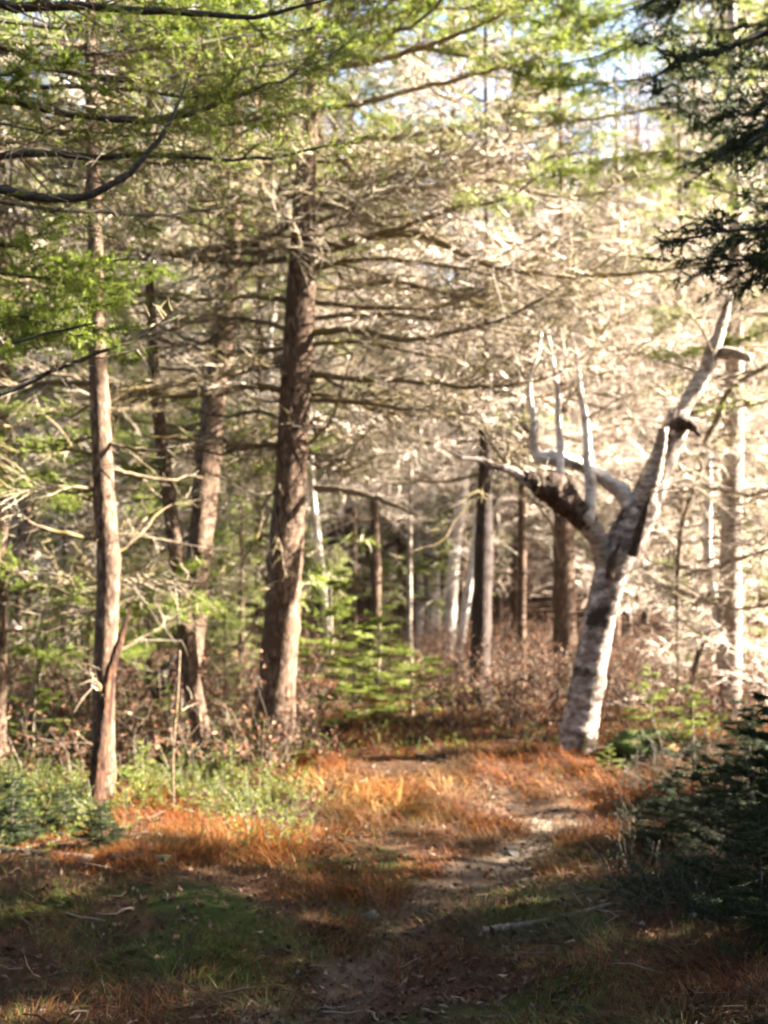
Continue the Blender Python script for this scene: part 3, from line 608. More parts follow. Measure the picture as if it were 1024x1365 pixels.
for k, (px, y1, r0, st, th) in enumerate([
   ([(745, 745), (735, 700), (705, 662), (660, 607), (615, 545)], 8.8, .006, 'sparse', .5),
   ([(660, 622), (640, 650), (610, 690), (590, 720), (550, 735)], 8.5, .006, 'sparse', 1),
   ([(700, 505), (695, 470), (720, 430), (740, 420)], 9.0, .006, 'sparse', 1),
   ([(768, 480), (800, 500), (830, 480), (860, 455)], 9.0, .006, 'sparse', 1),
   ([(705, 575), (690, 560), (680, 556)], 9.0, .014, 'sparse', .2),
   ([(735, 472), (725, 430), (735, 380), (745, 340)], 9.0, .006, 'dead', 1),
   ([(780, 560), (810, 540), (850, 520)], 9.0, .006, 'dead', 1),
   ([(744, 560), (760, 520), (790, 470), (800, 430)], 9.1, .005, 'dead', 1),
   ([(690, 640), (660, 600), (640, 560), (600, 540)], 8.9, .006, 'dead', 1),
   ([(950, 470), (930, 430), (900, 400), (880, 350)], 9.3, .007, 'dead', 1),
   ([(960, 440), (990, 410), (1010, 360)], 9.3, .007, 'dead', 1),
   ([(880, 600), (850, 570), (840, 530)], 9.0, .005, 'dead', 1),
   ([(704, 505), (680, 480), (650, 470)], 8.9, .005, 'dead', 1),
   ([(860, 660), (900, 650), (950, 640)], 8.9, .006, 'dead', 1)]):
    traced_limb(F, base, px, 9.0, y1, r0, .0025, st, 600 + k, thin=th)

# --- near trees whose boughs reach in from both sides
def offframe(name, label, px0, py0, Y, r, top, seed, limbs, mats, plan, azb=None):
    rng = np.random.RandomState(seed); x = (px0 - 512) / FPX * Y; z = float(hgt(x, Y)); base = np.array((x, Y, z))
    t = thing(name, label, 'tree', base)
    me, c, rr = trunk_mesh([np.array((x, Y, z - .2)), np.array((x + .05, Y, 2)), np.array((x, Y + .1, 5)), np.array((x, Y, top))], [r, r * .85, r * .6, .02], 'spruce_bark', rng, 16, 1.2, .04, origin=base); link('trunk', me, t)
    for k, (px, y1, r0, st) in enumerate(limbs):
        traced_limb(t, base, [(px0, px[0][1] + 10)] + px, Y, y1, r0, .004, st, seed * 11 + k, mats=mats, flat=.2)
    for kind, n, z0, z1, sc in plan: hang(t, base, c, rr, kind, n, z0, z1, rng, sc, azb=azb)
offframe('spruce_tree', 'near spruce outside the left edge reaching dark limbs across the top', -330, 0, 4.9, .16, 9, 71, [
   ([(-60, 235), (0, 252), (50, 262), (100, 264), (150, 248), (190, 215), (225, 160), (250, 105)], 5.0, .024, 'sparse'),
   ([(-60, 220), (0, 205), (100, 208), (200, 208), (350, 210), (470, 190)], 5.5, .016, 'mixed'),
   ([(-60, 120), (0, 130), (80, 150), (170, 160), (240, 155), (310, 130), (400, 95), (460, 60)], 5.6, .018, 'mixed'),
   ([(-60, 0), (0, 5), (100, 8), (250, 18), (350, 20), (450, -5)], 5.0, .022, 'mixed'),
   ([(-60, 50), (0, 60), (100, 100), (200, 105), (330, 90), (440, 75)], 5.9, .018, 'mixed'),
   ([(-80, 545), (0, 525), (60, 500), (120, 475), (190, 445), (240, 420)], 5.3, .014, 'sparse'),
   ([(-80, 470), (0, 462), (60, 445), (130, 430)], 4.9, .010, 'live'),
   ([(-80, 440), (0, 430), (60, 415), (150, 405)], 5.4, .010, 'live'),
   ([(-60, 100), (0, 97), (60, 92), (95, 96)], 4.8, .010, 'live'),
   ([(-60, -40), (80, -20), (200, -30), (320, -10)], 5.4, .012, 'live'),
   ([(-60, 150), (60, 175), (150, 178)], 5.4, .012, 'mixed'),
   ([(-60, 62), (100, 72), (260, 58), (420, 36)], 6.3, .013, 'mixed'),
   ([(-60, 118), (120, 118), (300, 128), (380, 118)], 6.2, .012, 'mixed'),
   ([(-60, 190), (100, 186), (260, 172), (390, 150)], 6.4, .013, 'mixed'),
   ([(-60, 262), (80, 278), (200, 286), (300, 276)], 6.3, .012, 'mixed'),
   ([(-60, 22), (140, 40), (300, 36), (470, 52)], 6.6, .013, 'live'),
   ([(-60, 350), (60, 372), (160, 380)], 6.0, .011, 'live'),
   ([(-60, 405), (50, 425), (120, 445)], 5.2, .010, 'live'),
   ([(-60, 310), (30, 330), (110, 350), (180, 345)], 5.4, .012, 'live'),
  ], ['shaded_limb', 'dead_twig', 'needles'], [('darklive', 12, 3.6, 8.5, (1.0, 1.5))], (90, 270))
offframe('spruce_tree', 'near spruce outside the right edge with shade-darkened boughs hanging into view', 1290, 0, 5.2, .17, 10, 72, [
   ([(1100, 15), (1024, 42), (955, 72), (900, 85), (870, 105)], 5.0, .018, 'live'),
   ([(1100, 120), (1040, 150), (1000, 190)], 4.9, .014, 'live'),
   ([(1100, 155), (1030, 165), (990, 185)], 5.2, .012, 'live'),
   ([(1100, 290), (1030, 302), (960, 308), (915, 318)], 5.0, .014, 'live'),
   ([(1100, 320), (1040, 335), (985, 345), (950, 340)], 4.9, .014, 'live'),
   ([(1100, 340), (1030, 352), (1000, 372)], 5.2, .012, 'live'),
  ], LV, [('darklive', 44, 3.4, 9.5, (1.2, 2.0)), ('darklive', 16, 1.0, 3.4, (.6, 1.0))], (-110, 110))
offframe('spruce_tree', 'spruce standing past the right edge with yellow green sprays lit by the sun', 1180, 0, 10.2, .15, 10, 73, [
   ([(1080, -30), (1000, -30), (900, -10), (800, 18), (740, 50)], 9.2, .016, 'live'),
   ([(1080, 0), (1000, -10), (860, 5), (780, 40), (700, 60), (640, 95)], 9.4, .016, 'mixed'),
   ([(1080, -60), (960, -60), (860, -30), (760, -10), (660, 10)], 9.6, .014, 'live'),
   ([(1080, 20), (960, 40), (860, 50), (780, 80), (690, 90)], 9.9, .014, 'live'),
   ([(1080, 80), (980, 90), (900, 70), (800, 60), (700, 40)], 10.6, .014, 'live'),
   ([(1080, 150), (980, 170), (880, 150), (760, 130)], 10.8, .013, 'mixed'),
   ([(1080, 60), (980, 60), (880, 100), (800, 110), (700, 120)], 9.8, .014, 'live'),
   ([(1080, 100), (1000, 128), (850, 148), (700, 172), (610, 182)], 9.6, .014, 'mixed'),
   ([(1080, 190), (1000, 210), (880, 202), (800, 215), (720, 240)], 9.8, .014, 'live'),
   ([(1080, 260), (1000, 262), (900, 238), (840, 235)], 10.4, .012, 'live'),
   ([(1080, 410), (1024, 440), (950, 462), (880, 478)], 10.4, .012, 'live'),
   ([(1080, 520), (1000, 540), (930, 545)], 10.0, .012, 'mixed'),
   ([(1080, 350), (950, 354), (800, 332), (700, 300)], 10.6, .014, 'heavy'),
   ([(1080, 480), (960, 500), (850, 470), (760, 440)], 10.8, .014, 'heavy'),
   ([(1080, 640), (1000, 660), (930, 650), (870, 670)], 10.2, .012, 'heavy'),
   ([(1080, 780), (1000, 812), (940, 800), (890, 780)], 10.0, .014, 'heavy'),
   ([(1080, 720), (1000, 740), (920, 760), (860, 745)], 10.6, .012, 'heavy'),
  ], TW, [('heavy', 6, 1.4, 4.5, (.5, .8)), ('live', 7, 4.6, 8.5, (.6, .9))])

# ================================================================== CROWNS FOR THE TREES FURTHER BACK
def crown_mesh(kind, H, z0, n, seed, Lr, mats, sides=4):
    rng = np.random.RandomState(seed); mb = MB()
    for k in range(n):
        z = z0 + (H - z0) * (k + rng.uniform()) / n; f = (z - z0) / (H - z0)
        L = Lr * (1 - .72 * f) * rng.uniform(.6, 1.15); az = rng.uniform(0, 6.28)
        if kind == 'birch': c = limb_curve(L, rng, -.8, .5, 7); sty = 'far'
        else: c = limb_curve(L, rng, rng.uniform(0, .35), rng.uniform(.05, .4), 7); sty = 'far'
        if kind == 'spruce': sty = ('far' if rng.uniform() < .5 else 'farmix') if f < .3 else ('farmix' if f < .5 else 'farlive')
        if kind == 'green': sty = 'farlive'
        if kind == 'grey': sty = 'far' if f < .65 else 'farmix'
        ca, sa_ = math.cos(az), math.sin(az)
        c = np.stack([c[:, 0] * ca - c[:, 1] * sa_, c[:, 0] * sa_ + c[:, 1] * ca, c[:, 2] + z], 1)
        twigs(mb, c, .02, .006, sty, rng, sides, thin=1.0)
    return mb.mesh('crown', mats)
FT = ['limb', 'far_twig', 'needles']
CR = {
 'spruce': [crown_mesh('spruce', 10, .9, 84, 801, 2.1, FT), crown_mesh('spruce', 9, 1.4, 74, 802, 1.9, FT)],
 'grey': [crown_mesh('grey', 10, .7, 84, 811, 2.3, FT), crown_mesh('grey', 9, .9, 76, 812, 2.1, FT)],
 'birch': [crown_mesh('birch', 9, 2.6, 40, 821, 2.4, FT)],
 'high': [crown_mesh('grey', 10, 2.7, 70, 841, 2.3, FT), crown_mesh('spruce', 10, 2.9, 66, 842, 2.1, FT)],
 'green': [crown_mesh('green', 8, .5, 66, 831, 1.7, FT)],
}
def back_tree(name, label, trace, Y, mat, top, kind, seed, ck=0, sc=1.0, group=None, twin=None):
    rng = np.random.RandomState(seed); pts, rad, base = px_trunk(trace, Y, top)
    t = thing(name, label, 'tree', base, group)
    me, c, r = trunk_mesh(pts, rad, mat, rng, 12, 1.1, .05, K=44, origin=base, lumps=8); link('trunk', me, t)
    if kind:
        o = link('crown', CR[kind][ck % len(CR[kind])], t); o.rotation_euler = (0, 0, rng.uniform(0, 6.28)); s = sc * (top / 10.0); o.scale = (sc, sc, s)
        # follow a lean
        e = pts[-1] - base; o.rotation_euler = (0, 0, o.rotation_euler[2])
    return t
BT = [
 ('spruce_tree', 'dark trunk in shade standing alone right of the pale stems, behind the clearing', [(638, 938, 34), (641, 850, 30), (644, 750, 28), (646, 650, 20), (648, 500, 12), (649, 400, 8)], None, 'dark_bark', 9, 'high', 0, 1.1),  # shade on this trunk is put into its dark bark colour
 ('birch_tree', 'brightest of the pale stems in the shadowed gap, left of the leaning one', [(598, 872, 18), (603, 780, 17), (611, 700, 17), (619, 640, 15), (632, 500, 10)], None, 'sunned_white_birch', 9, None, 0, 1),
 ('birch_tree', 'grey stem leaning right across the brightest pale stem', [(610, 884, 12), (620, 820, 13), (630, 750, 12), (639, 690, 11), (650, 560, 9)], None, 'sunned_white_birch', 8, None, 0, 1),
 ('birch_tree', 'upright pale stem with grey shaded left side in the middle gap', [(578, 866, 22), (577, 790, 21), (574, 700, 19), (572, 560, 12)], None, 'sunned_white_birch', 9, 'high', 1, .9),
 ('birch_tree', 'thin pale stem just left of the upright grey and white stem', [(560, 866, 12), (560, 790, 12), (558, 740, 10), (556, 600, 6)], None, 'sunned_white_birch', 7, None, 0, 1),
 ('birch_tree', 'thinnest brownish stem at the left end of the pale row', [(545, 870, 8), (546, 790, 8), (546, 740, 7), (548, 620, 5)], None, 'birch_bark', 7, None, 0, 1),
 ('spruce_tree', 'purplish grey trunk far back in the dark gap behind the fir sapling', [(502, 850, 15), (501, 760, 14), (499, 680, 11), (496, 560, 7)], 19, 'spruce_bark', 9, 'high', 0, 1.0),
 ('birch_tree', 'thin white birch just right of the thick spruce', [(441, 900, 12), (434, 820, 11), (426, 740, 11), (419, 680, 10), (412, 560, 8)], 14.5, 'sunned_white_birch', 8, None, 0, 1),
 ('spruce_tree', 'dark shaded trunk directly behind the forked birch', [(755, 905, 34), (753, 800, 33), (751, 700, 28), (750, 560, 18), (750, 450, 12)], None, 'spruce_bark', 10, 'high', 1, 1.1),
 ('birch_tree', 'wide pale sunlit trunk near the right edge behind a thin crooked stem', [(972, 962, 34), (972, 860, 33), (974, 740, 32), (976, 620, 30), (978, 500, 26), (980, 380, 20)], None, 'birch_bark', 10, 'grey', 0, .6),
 ('birch_tree', 'thin crooked bright stem left of the wide pale trunk', [(966, 925, 12), (960, 860, 13), (953, 800, 14), (945, 760, 13), (943, 700, 14), (945, 650, 10)], 11.2, 'sunned_white_birch', 3.3, None, 0, 1),
 ('birch_tree', 'slim pale birch stem behind the bare twigs left of the thick spruce', [(356, 900, 9), (358, 700, 9), (356, 560, 9), (366, 400, 10), (374, 360, 9)], 15.5, 'sunned_white_birch', 9, 'birch', 0, 1.0),
 ('spruce_tree', 'thin dark trunk between the left edge trunk and the red snag', [(40, 930, 9), (38, 800, 9), (36, 620, 9), (34, 400, 8)], 12.5, 'spruce_bark', 9, 'spruce', 1, .9),
 ('spruce_tree', 'brown trunk behind the left sunlit spruce', [(118, 930, 16), (119, 800, 15), (121, 640, 14), (122, 450, 12)], 13.5, 'spruce_bark', 10, 'grey', 0, 1.0),
 ('birch_tree', 'left of two leaning birches high in the sunny upper right background', [(985, 800, 12), (960, 400, 11), (935, 170, 10), (925, 90, 8)], 22, 'sunned_white_birch', 14, 'birch', 0, 1.25),
 ('birch_tree', 'right of two leaning birches high in the sunny upper right background', [(990, 800, 12), (968, 400, 11), (955, 170, 10), (950, 90, 8)], 23.5, 'sunned_white_birch', 14, 'birch', 0, 1.25),
 ('spruce_tree', 'straight thin trunk far back beside the right edge', [(905, 870, 12), (906, 760, 12), (908, 660, 11), (910, 500, 9)], 17, 'spruce_bark', 10, 'grey', 1, 1.1),
 ('spruce_tree', 'trunk in the lit twigs midway between the purplish trunk and the thick spruce', [(470, 860, 12), (470, 700, 11), (468, 540, 10)], 21, 'spruce_bark', 11, 'high', 1, 1.1),
 ('spruce_tree', 'trunk behind the upright stems of the forked birch', [(820, 860, 13), (822, 700, 12), (826, 540, 10)], 19.5, 'spruce_bark', 11, 'high', 0, .8),
 ('spruce_tree', 'back trunk right of the dark lone trunk', [(695, 880, 13), (696, 700, 12), (697, 540, 7)], 17.5, 'spruce_bark', 10, None, 1, 1.1),
 ('spruce_tree', 'leafless background trunk between the slender trunk and left spruce', [(192, 900, 12), (190, 760, 12), (188, 620, 11), (186, 480, 9)], 15.5, 'spruce_bark', 10, 'spruce', 0, 1.0),
 ('spruce_tree', 'background trunk showing between scaly tree and thick spruce', [(322, 890, 13), (322, 760, 12), (321, 620, 11), (320, 480, 9)], 17.5, 'spruce_bark', 11, 'spruce', 1, 1.1),
 ('spruce_tree', 'green spruce filling the left background near the edge', [(-30, 900, 14), (-30, 700, 12)], 15, 'spruce_bark', 11, 'green', 0, 1.3),
 ('spruce_tree', 'green spruce in the background behind the left leaning trunks', [(255, 880, 14), (255, 700, 12)], 19.5, 'spruce_bark', 12, 'green', 0, 1.4),
 ('spruce_tree', 'green spruce in the background above the fir sapling', [(535, 870, 14), (535, 700, 12)], 23, 'spruce_bark', 12, 'green', 0, 1.4),
 ('spruce_tree', 'green spruce behind the left sunlit spruce and the brown trunk', [(85, 880, 12), (85, 700, 10)], 14.5, 'spruce_bark', 9, 'green', 0, 1.1),
 ('spruce_tree', 'tall green spruce behind the gap between scaly tree and thick spruce', [(345, 880, 12), (345, 700, 10)], 15.5, 'spruce_bark', 12, 'green', 0, 1.2),
 ('spruce_tree', 'green topped spruce rising behind the lone dark trunk', [(665, 880, 12), (665, 700, 10)], 24, 'spruce_bark', 14, 'high', 1, 1.6),
 ('spruce_tree', 'spruce far back past the right picture edge', [(1060, 880, 14), (1060, 700, 12)], 15, 'spruce_bark', 11, 'grey', 0, 1.2),
 ('spruce_tree', 'green tipped spruce behind the wide pale trunk on the right', [(985, 870, 14), (985, 700, 12)], 18, 'spruce_bark', 11, 'high', 1, 1.1),
]
for k, (nm, lb, tr, Yk, mt, top, kd, ck, sc) in enumerate(BT):
    if Yk is None: Yk = float(ground_at(tr[0][0], tr[0][1])[1])
    else:       # put the foot on the ground at that distance
        x = P(tr[0][0], tr[0][1], Yk)[0]; z = float(hgt(x, Yk)); py = 760 - (z - EYE) / Yk * FPX
        tr = [(tr[0][0], max(py, tr[0][1]), tr[0][2])] + tr[1:]
    back_tree(nm, lb, tr, Yk, mt, top, kd, 900 + k, ck, sc)
def young_spruce(label, px, Yk, h, seed, slim=1.0):
    x = (px - 512) / FPX * Yk; z = float(hgt(x, Yk)); rng = np.random.RandomState(seed)
    t = thing('young_spruce', label, 'young tree', (x, Yk, z), 'young spruces behind the clearing'); k = h / 8.2
    o = link('crown', CR['green'][0], t); o.scale = (k * slim, k * slim, k); o.rotation_euler = (0, 0, rng.uniform(0, 6.28))
    me, c, r = trunk_mesh([np.array((0, 0, -.1)), np.array((.01, 0, h * .5)), np.array((0, 0, h))], [.016 * h, .01 * h, .004], 'spruce_bark', rng, 8, 1.1, .04, K=20, lumps=0); link('trunk', me, t)
for k, a in enumerate([
  ('bushy young spruce just right of the thick spruce, in front of the thin white birch', 452, 14.2, 1.9, 1.1), ('young spruce filling the space below the pale stems', 520, 15.2, 1.45, 1.5),
  ('young spruce behind the gap between scaly tree and thick spruce', 322, 13.2, 2.5, 1.0), ('young spruce behind the slender trunk', 200, 12.2, 2.6, 1.0),
  ('sunlit young spruce between the left sunlit spruce and the slender trunk', 185, 14.5, 3.6, .9), ('young spruce left of the left sunlit spruce', 85, 11.5, 2.4, 1.0),
  ('young spruce near the left edge behind the brush', 25, 12.6, 3.2, .9), ('small young spruce behind the left brambles', 120, 10.2, 1.3, 1.3),
  ('small young spruce in the brambles left of the thick spruce', 300, 10.6, 1.1, 1.3), ('young spruce in the brown thicket left of the wide pale trunk', 905, 13.5, 1.7, 1.0),
  ('young spruce near the right edge behind the wide pale trunk', 1010, 13.8, 2.6, 1.0)]):
    young_spruce(a[0], a[1], a[2], a[3], 300 + k, a[4])
# twisted branch that climbs past the wide pale trunk
g = ground_at(904, 930)

# --- the far wood, one mass on the rising slope
rng = np.random.RandomState(77); mb = MB()
protos = []
for k, kd in enumerate(['far', 'farmix', 'farlive', 'birch']):
    q = MB(); r3 = np.random.RandomState(40 + k)
    for b_i in range(50):
        f = b_i / 50; z = 1 + 10 * f; az = r3.uniform(0, 6.28); L = 2.8 * (1 - .7 * f) * r3.uniform(.6, 1.1)
        c = limb_curve(L, r3, -.7 if kd == 'birch' else .15, .4, 5)
        c = np.stack([c[:, 0] * math.cos(az) - c[:, 1] * math.sin(az), c[:, 0] * math.sin(az) + c[:, 1] * math.cos(az), c[:, 2] + z], 1)
        sty = 'far' if kd == 'birch' else kd
        if kd == 'farmix' and f > .6: sty = 'farlive'
        twigs(q, c, .02, .006, sty, r3, 3, thin=.42, scale=1.3)
    q.tubes(np.array([[[0, 0, -1], [.1, 0, 4], [0, .1, 8], [0, 0, 12.]]]), np.array([[.10, .07, .045, .02]]), 8, 0)
    protos.append(q)
fw = MB()
npl = 0
for k in range(210):
    y = 21 + 40 * rng.uniform() ** 1.1; x = rng.uniform(-.52, .6) * y
    px = 512 + x / y * FPX
    q = protos[rng.choice(4, p=[.36, .24, .20, .20] if px > 450 else [.25, .3, .35, .1])]; a = rng.uniform(0, 6.28); s = rng.uniform(.8, 1.35)
    ca, sa_ = math.cos(a), math.sin(a); z = float(hgt(x, y))
    V = np.concatenate(q.v); V2 = np.stack([(V[:, 0] * ca - V[:, 1] * sa_) * s + x, (V[:, 0] * sa_ + V[:, 1] * ca) * s + y, V[:, 2] * s * 1.05 + z], 1)
    off = fw.n; fw.v.append(V2); fw.n += len(V2)
    for lst, mm, dst, dm in ((q.q, q.qm, fw.q, fw.qm), (q.t, q.tm, fw.t, fw.tm)):
        for a_, b_2 in zip(lst, mm): dst.append(a_ + off); dm.append(b_2)
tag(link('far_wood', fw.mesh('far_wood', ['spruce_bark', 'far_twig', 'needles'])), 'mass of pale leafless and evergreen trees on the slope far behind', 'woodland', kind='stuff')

# spruces past the right edge and behind the camera: they keep the foreground in shade
q = MB(); r3 = np.random.RandomState(99)
for b_i in range(64):
    f = b_i / 64; z = .5 + 9 * f; az = b_i * 2.4; L = 2.3 * (1 - .75 * f) * r3.uniform(.7, 1.1)
    c = limb_curve(L, r3, .2, .2, 6)
    c = np.stack([c[:, 0] * math.cos(az) - c[:, 1] * math.sin(az), c[:, 0] * math.sin(az) + c[:, 1] * math.cos(az), c[:, 2] + z], 1)
    twigs(q, c, .02, .006, 'farlive', r3, 4, thin=.9)
q.tubes(np.array([[[0, 0, -1], [.05, 0, 4], [0, .05, 8], [0, 0, 10.]]]), np.array([[.15, .11, .06, .02]]), 10, 0)
nwm = q.mesh('spruce', ['spruce_bark', 'dark_twig', 'shaded_needles'])
nw = tag(bpy.data.objects.new('near_wood', None), 'dense spruces outside the frame shading the foreground', 'woodland', kind='stuff'); C.objects.link(nw); nw.location = (0, -3, 0)
for x, y, s_, a in [(4.6, 2.2, 1, 0), (6.6, 4.4, 1.1, 1), (5.6, .6, 1.05, 2), (8.8, 3.0, 1.15, 3), (9.5, 5.6, 1.0, 4), (3.2, -1.6, 1, 5), (-3.2, 1.2, 1, 1.5), (-.6, -3.2, 1.1, 2.5),
                    (12.5, 4.2, 1.2, 3.3), (8.2, 5.3, .95, 4.1), (11, 6.8, .9, .7), (6.4, 6.7, .5, 1.2), (5.6, 3.5, .9, 2.7), (7.4, 2.0, 1, .9), (4.0, 4.3, .62, 3.9), (7.6, 8.1, .47, 2.2), (5.4, 5.7, .5, 3.2), (9.4, 7.6, .6, 4.4), (6.6, 9.4, .36, .4), (4.3, 3.3, .8, 5), (1.2, -2.6, 1, .4), (-4.6, -.8, 1, 2), (-5, 2.6, .9, 4),
                    (-2.4, -5, 1.2, 1), (2.6, -5.5, 1.2, 2), (-5.5, -4, 1.2, 3), (6, -4, 1.3, 4), (-8, 0, 1.2, 5), (-7.5, 4.2, 1.1, 6), (-9, 8, 1.1, 2), (0, -9, 1.4, 1), (-5, -9, 1.4, 3), (5, -9, 1.4, 5), (9, -1, 1.3, 2)]:
    o = link('spruce', nwm, nw); o['kind'] = 'stuff'; o.location = (x, y + 3, float(hgt(x, y))); o.rotation_euler = (0, 0, a); o.scale = (s_, s_, s_)

# ================================================================== SAPLINGS
def sapling_mesh(seed, mats, h=1.0, dens=1.0):
    rng = np.random.RandomState(seed); mb = MB()
    n = int(34 * dens)
    for k in range(n):
        f = (k + rng.uniform()) / n; z = .06 + f * h * .86; L = .42 * h * (1 - .85 * f) * rng.uniform(.4, 1.25) + .03; az = k * 2.4 + rng.normal() * .6
        c = limb_curve(L, rng, rng.uniform(-.35, .1), rng.uniform(-.1, .25), 6)
        c = np.stack([c[:, 0] * math.cos(az) - c[:, 1] * math.sin(az), c[:, 0] * math.sin(az) + c[:, 1] * math.cos(az), c[:, 2] + z], 1)
        m = max(6, int(L * 60)); t = rng.uniform(.15, 1, m); b, tg = polyat(c[None], np.zeros(m, int), t)
        side = nrm(np.cross(tg, np.array([0, 0, 1.]))) * rng.choice([-1, 1], m)[:, None]
        d = nrm(tg + side * .9 + rng.normal(size=(m, 3)) * .15); s2 = curves(b, d, L * .5 * (1.05 - t) + .03, 3, rng.normal(size=(m, 3)) * .06, .1, rng)
        mb.tubes(s2, np.full((m, 3), .0016), 3, 0); mb.tubes(c[None], np.linspace(.004, .0015, 6)[None], 4, 0)
        for src, cnt in ((s2, 46), (c[None], 90)):
            ii = np.repeat(np.arange(len(src)), cnt); pb, pt = polyat(src, ii, rng.uniform(.05, 1, len(ii)))
            sd = nrm(np.cross(pt, np.array([0, 0, 1.]))) * rng.choice([-1, 1], len(ii))[:, None]
            mb.needles(pb, nrm(pt * .5 + sd + rng.normal(size=(len(ii), 3)) * .3), rng.uniform(.018, .034, len(ii)), .0075, 1)
    me = mb.mesh('foliage', mats)
    s = MB(); s.tubes(np.array([[[0, 0, -.05], [.01, 0, h * .3], [0, .01, h * .65], [0, 0, h]]]), np.array([[.012, .009, .006, .002]]) * h, 6); return me, s.mesh('stem', [mats[0]])
SAPB = [sapling_mesh(61, ['dead_twig', 'fir_needles'], dens=.6), sapling_mesh(62, ['dead_twig', 'fir_needles'], dens=.5)]
SAPD = [sapling_mesh(63, ['dark_twig', 'shaded_needles'], dens=1.4), sapling_mesh(64, ['dark_twig', 'shaded_needles'])]
def sapling(label, px, py, ptop, wide=1.0, dark=False, v=0, Y=None):
    g = ground_at(px, py) if Y is None else np.array(((px - 512) / FPX * Y, Y, float(hgt((px - 512) / FPX * Y, Y))))
    h = (P(px, ptop, g[1])[2] - g[2]); src = (SAPD if dark else SAPB)[v % 2]
    t = thing('fir_sapling', label, 'sapling', g, 'young firs around the clearing')
    for nm, me in (('foliage', src[0]), ('stem', src[1])):
        o = link(nm, me, t); o.scale = (h * wide, h * wide, h); o.rotation_euler = (0, 0, px * .37)
SP = [
 ('bright green fir sapling close right of the thick spruce trunk', 440, 925, 745, 1.3, False, 1),
 ('bright green fir sapling in front of the row of pale stems', 505, 930, 800, 1.5, False, 0),
 ('bright fir sapling low between the thick spruce and the pale stems', 470, 965, 860, 2.2, False, 0),
 ('sunlit fir sapling spreading below the lone dark trunk on its left side', 550, 955, 850, 2.0, False, 1),
 ('small sunlit fir sapling in front of the leaning grey stem', 585, 940, 868, 2.2, False, 1),
 ('low fir sapling at the left foot of the thick spruce', 345, 1020, 945, 1.3, False, 0),
 ('low fir sapling at the right foot of the thick spruce', 402, 1012, 955, 1.2, False, 1),
 ('tiny fir sapling between the slender trunk and the thick spruce', 308, 1040, 985, 1.4, False, 0),
 ('fir sapling behind the slender trunk base', 222, 1000, 905, 1.2, False, 1),
 ('fir sapling right of the red snag', 190, 1060, 985, 1.3, False, 0),
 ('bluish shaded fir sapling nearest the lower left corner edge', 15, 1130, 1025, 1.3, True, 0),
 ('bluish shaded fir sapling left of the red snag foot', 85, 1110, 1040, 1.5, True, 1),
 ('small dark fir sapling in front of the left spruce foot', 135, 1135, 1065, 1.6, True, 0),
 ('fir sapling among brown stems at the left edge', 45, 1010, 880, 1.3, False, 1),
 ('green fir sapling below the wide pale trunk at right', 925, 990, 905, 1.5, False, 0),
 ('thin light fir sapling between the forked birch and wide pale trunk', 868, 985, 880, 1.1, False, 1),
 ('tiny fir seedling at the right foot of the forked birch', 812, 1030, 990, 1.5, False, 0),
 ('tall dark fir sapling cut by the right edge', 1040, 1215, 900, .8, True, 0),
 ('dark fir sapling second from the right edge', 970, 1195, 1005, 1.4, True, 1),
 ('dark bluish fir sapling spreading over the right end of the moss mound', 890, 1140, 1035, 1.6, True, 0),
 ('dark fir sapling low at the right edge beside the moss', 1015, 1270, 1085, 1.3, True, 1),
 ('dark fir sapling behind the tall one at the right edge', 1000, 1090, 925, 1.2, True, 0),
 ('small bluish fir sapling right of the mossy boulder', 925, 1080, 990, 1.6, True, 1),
]
for s_ in SP: sapling(s_[0], s_[1], s_[2], s_[3], s_[4], s_[5], s_[6])

# ================================================================== SMALL THINGS ON THE GROUND
def log(name, label, cat, a, b, r, mat, seed, jag=.03, lift=.25, mid=None, K=36):
    rng = np.random.RandomState(seed); A_, B_ = ground_at(*a), ground_at(*b); ln = [A_] + ([ground_at(*mid)] if mid else []) + [B_]
    pts = [np.array((p[0], p[1], float(hgt(p[0], p[1])) + r[0] * lift)) for p in ln]
    base = pts[0] * np.array((1, 1, 1)); me, c, rr = trunk_mesh(pts, np.linspace(r[0], r[1], len(pts)), mat, rng, 12, 1, .08, K=K, origin=base, jag=jag)
    me.name = name; o = link(name, me, None, tuple(base)); tag(o, label, cat); return o
log('fallen_log', 'pale weathered log lying across the left foreground', 'log', (-40, 1140), (118, 1152), (.045, .038), 'pale_wood', 91)
log('fallen_log', 'pale broken log piece right of the long weathered log', 'log', (150, 1150), (222, 1150), (.036, .03), 'pale_wood', 92)
log('fallen_branch', 'mossy fallen branch across the shaded right foreground', 'branch', (645, 1245), (815, 1208), (.022, .012), 'pale_wood', 93, mid=(730, 1232))
log('fallen_branch', 'short pale stick in the litter below the slender trunk', 'branch', (288, 1102), (326, 1086), (.009, .005), 'pale_wood', 95)
log('fallen_branch', 'curved bleached stick lying beside the grass left of the thick spruce', 'branch', (232, 1040), (288, 1054), (.014, .007), 'pale_wood', 96)
log('fallen_branch', 'stick lying in the orange grass above the bright patch', 'branch', (545, 1003), (600, 1018), (.016, .01), 'pale_wood', 97)
log('fallen_log', 'bleached log end catching sun at the far left edge', 'log', (-10, 908), (28, 925), (.07, .06), 'pale_wood', 98, lift=1.6)
log('fallen_log', 'dark rotten log lying behind the thick spruce', 'log', (270, 905), (335, 870), (.10, .12), 'dark_bark', 99)
log('fallen_log', 'small grey log at the foot of the wide pale trunk', 'log', (850, 870), (905, 905), (.05, .04), 'dark_bark', 100)
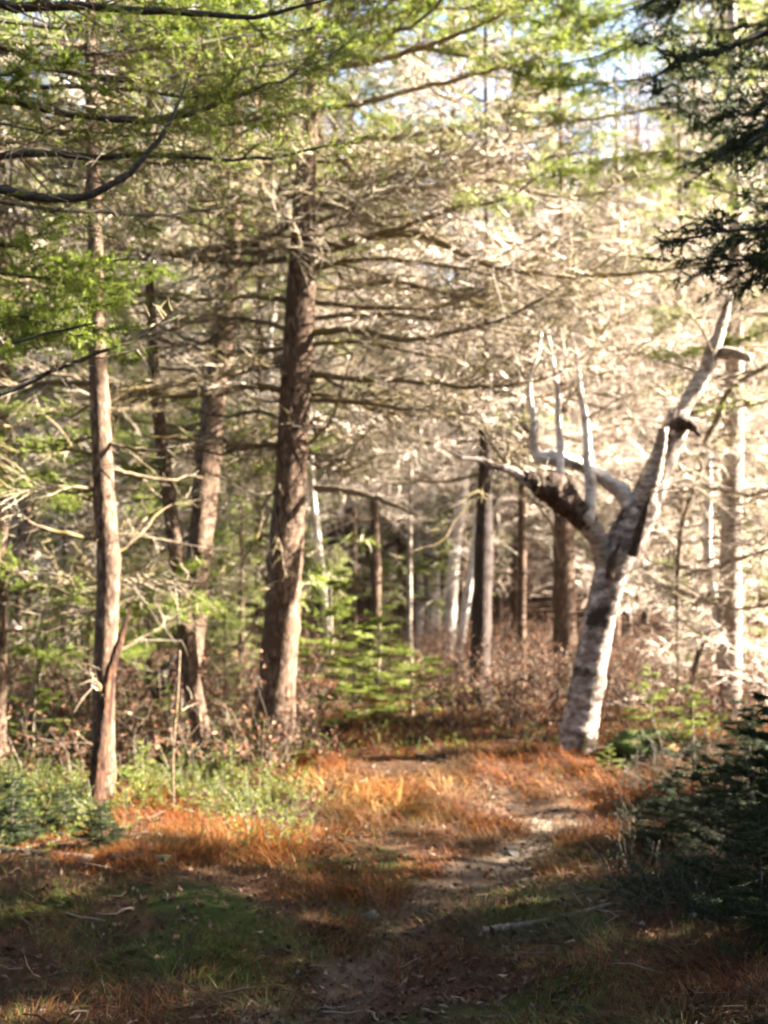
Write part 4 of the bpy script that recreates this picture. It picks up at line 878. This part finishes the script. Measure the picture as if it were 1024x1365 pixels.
def rock(name, label, cat, px, py, sx, sy, sz, mat, seed, sink=.35):
    rng = np.random.RandomState(seed); g = ground_at(px, py); nu, nv = 28, 18
    u = np.linspace(0, 2 * math.pi, nu, endpoint=False)[None]; v = np.linspace(.02, math.pi - .02, nv)[:, None]
    d = np.stack([np.sin(v) * np.cos(u), np.sin(v) * np.sin(u), np.cos(v) + 0 * u], -1)
    r = np.ones(d.shape[:2])
    for k in range(9):
        w = rng.normal(size=3) * (1.2 + k * .5); r += .16 / (1 + k * .5) * np.sin(d @ w * 1.4 + rng.uniform(0, 6))
    V = d * r[..., None] * np.array([sx, sy, sz]); V[..., 2] += sz * (1 - sink * 2)
    i = np.arange(nv - 1)[:, None] * nu; j = np.arange(nu)[None]; j2 = (j + 1) % nu
    mb = MB(); mb.add(V, np.stack([i + j, i + nu + j, i + nu + j2, i + j2], -1)); me = mb.mesh(name, [mat]); o = link(name, me, None, tuple(g)); return tag(o, label, cat)
rock('mossy_boulder', 'mossy brown hummock right of the forked birch foot', 'boulder', 862, 1000, .30, .22, .13, 'moss', 1)
rock('boulder', 'pale grey stone at the left end of the mossy hummock', 'boulder', 828, 1000, .10, .10, .09, 'stone', 2)
rock('stone', 'pale flat stone in the middle of the brown path', 'stone', 492, 1222, .045, .035, .02, 'stone', 3)
rock('stone', 'small white stone beside the sandy patch', 'stone', 681, 1140, .045, .035, .02, 'stone', 4)
rock('tree_stump', 'dark flared stump left of the slender trunk base', 'stump', 226, 950, .22, .2, .42, 'dark_bark', 6, .3)
rock('tree_stump', 'dark rounded rotten stump left of the thick spruce', 'stump', 316, 905, .20, .2, .26, 'rot_wood', 7, .3)
rock('moss_cushion', 'yellow green moss cushion right of the left spruce foot', 'moss', 165, 1050, .13, .12, .10, 'moss', 8)
# broken leaning poles
def pole(label, tr, Y0, Y1, mat, seed, st='sparse', r1=.004):
    g = np.array((P(tr[0][0], tr[0][1], Y0)[0], Y0)); z = float(hgt(*g)); base = np.array((g[0], g[1], z))
    t = thing('dead_pole', label, 'dead branch', base)
    rng = np.random.RandomState(seed); n = len(tr)
    pts = [P(a, b, Y0 + (Y1 - Y0) * i / (n - 1)) for i, (a, b, w) in enumerate(tr)]; w0 = tr[0][2]; tr = [(0, 0, w0)] + tr; pts = [np.array((pts[0][0], pts[0][1], z - .05))] + [p for p in pts if p[2] > z + .1]; tr = tr[:len(pts)]
    me, c, r = trunk_mesh(pts, [w / 2 / FPX * Y0 for _, _, w in tr], mat, rng, 10, 1, .06, K=36, origin=base, jag=.03); link('stem', me, t)
    mb = MB(); twigs(mb, c[3:], .003, .002, st, rng, 4, thin=.7); link('twigs', mb.mesh('twigs', TW, origin=base), t)
pole('crooked dark branch climbing past the wide pale trunk to the right edge', [(904, 925, 3), (903, 830, 4), (905, 740, 5), (912, 690, 5), (935, 625, 6), (940, 590, 7), (955, 560, 8), (972, 520, 8), (1000, 500, 6), (1030, 485, 4)], 10.6, 10.2, 'limb', 201)
pole('thin pale crooked stick standing right of the forked birch top', [(908, 900, 3), (904, 800, 4), (906, 740, 5), (905, 710, 6), (915, 680, 5), (925, 650, 4)], 11.5, 11.5, 'birch_bark', 202)
pole('broken thin stick slanting between brown stems by the crooked stem', [(922, 905, 7), (932, 870, 7), (946, 838, 6)], 11.0, 11.0, 'pale_wood', 203)
pole('leaning dead stick rising left of the slender trunk foot', [(232, 1078, 3), (231, 1000, 3), (236, 940, 2.5), (240, 870, 2)], 7.4, 7.5, 'limb', 204)
pole('thin dead stick standing in the brush at the left', [(46, 960, 8), (60, 850, 7), (90, 780, 6), (118, 720, 5)], 9.0, 9.4, 'limb', 205, 'dead')
0 and pole('dark slanting dead stick right of the thick spruce foot', [(412, 880, 7), (440, 850, 6), (470, 835, 5)], 10.5, 10.2, 'limb', 206)
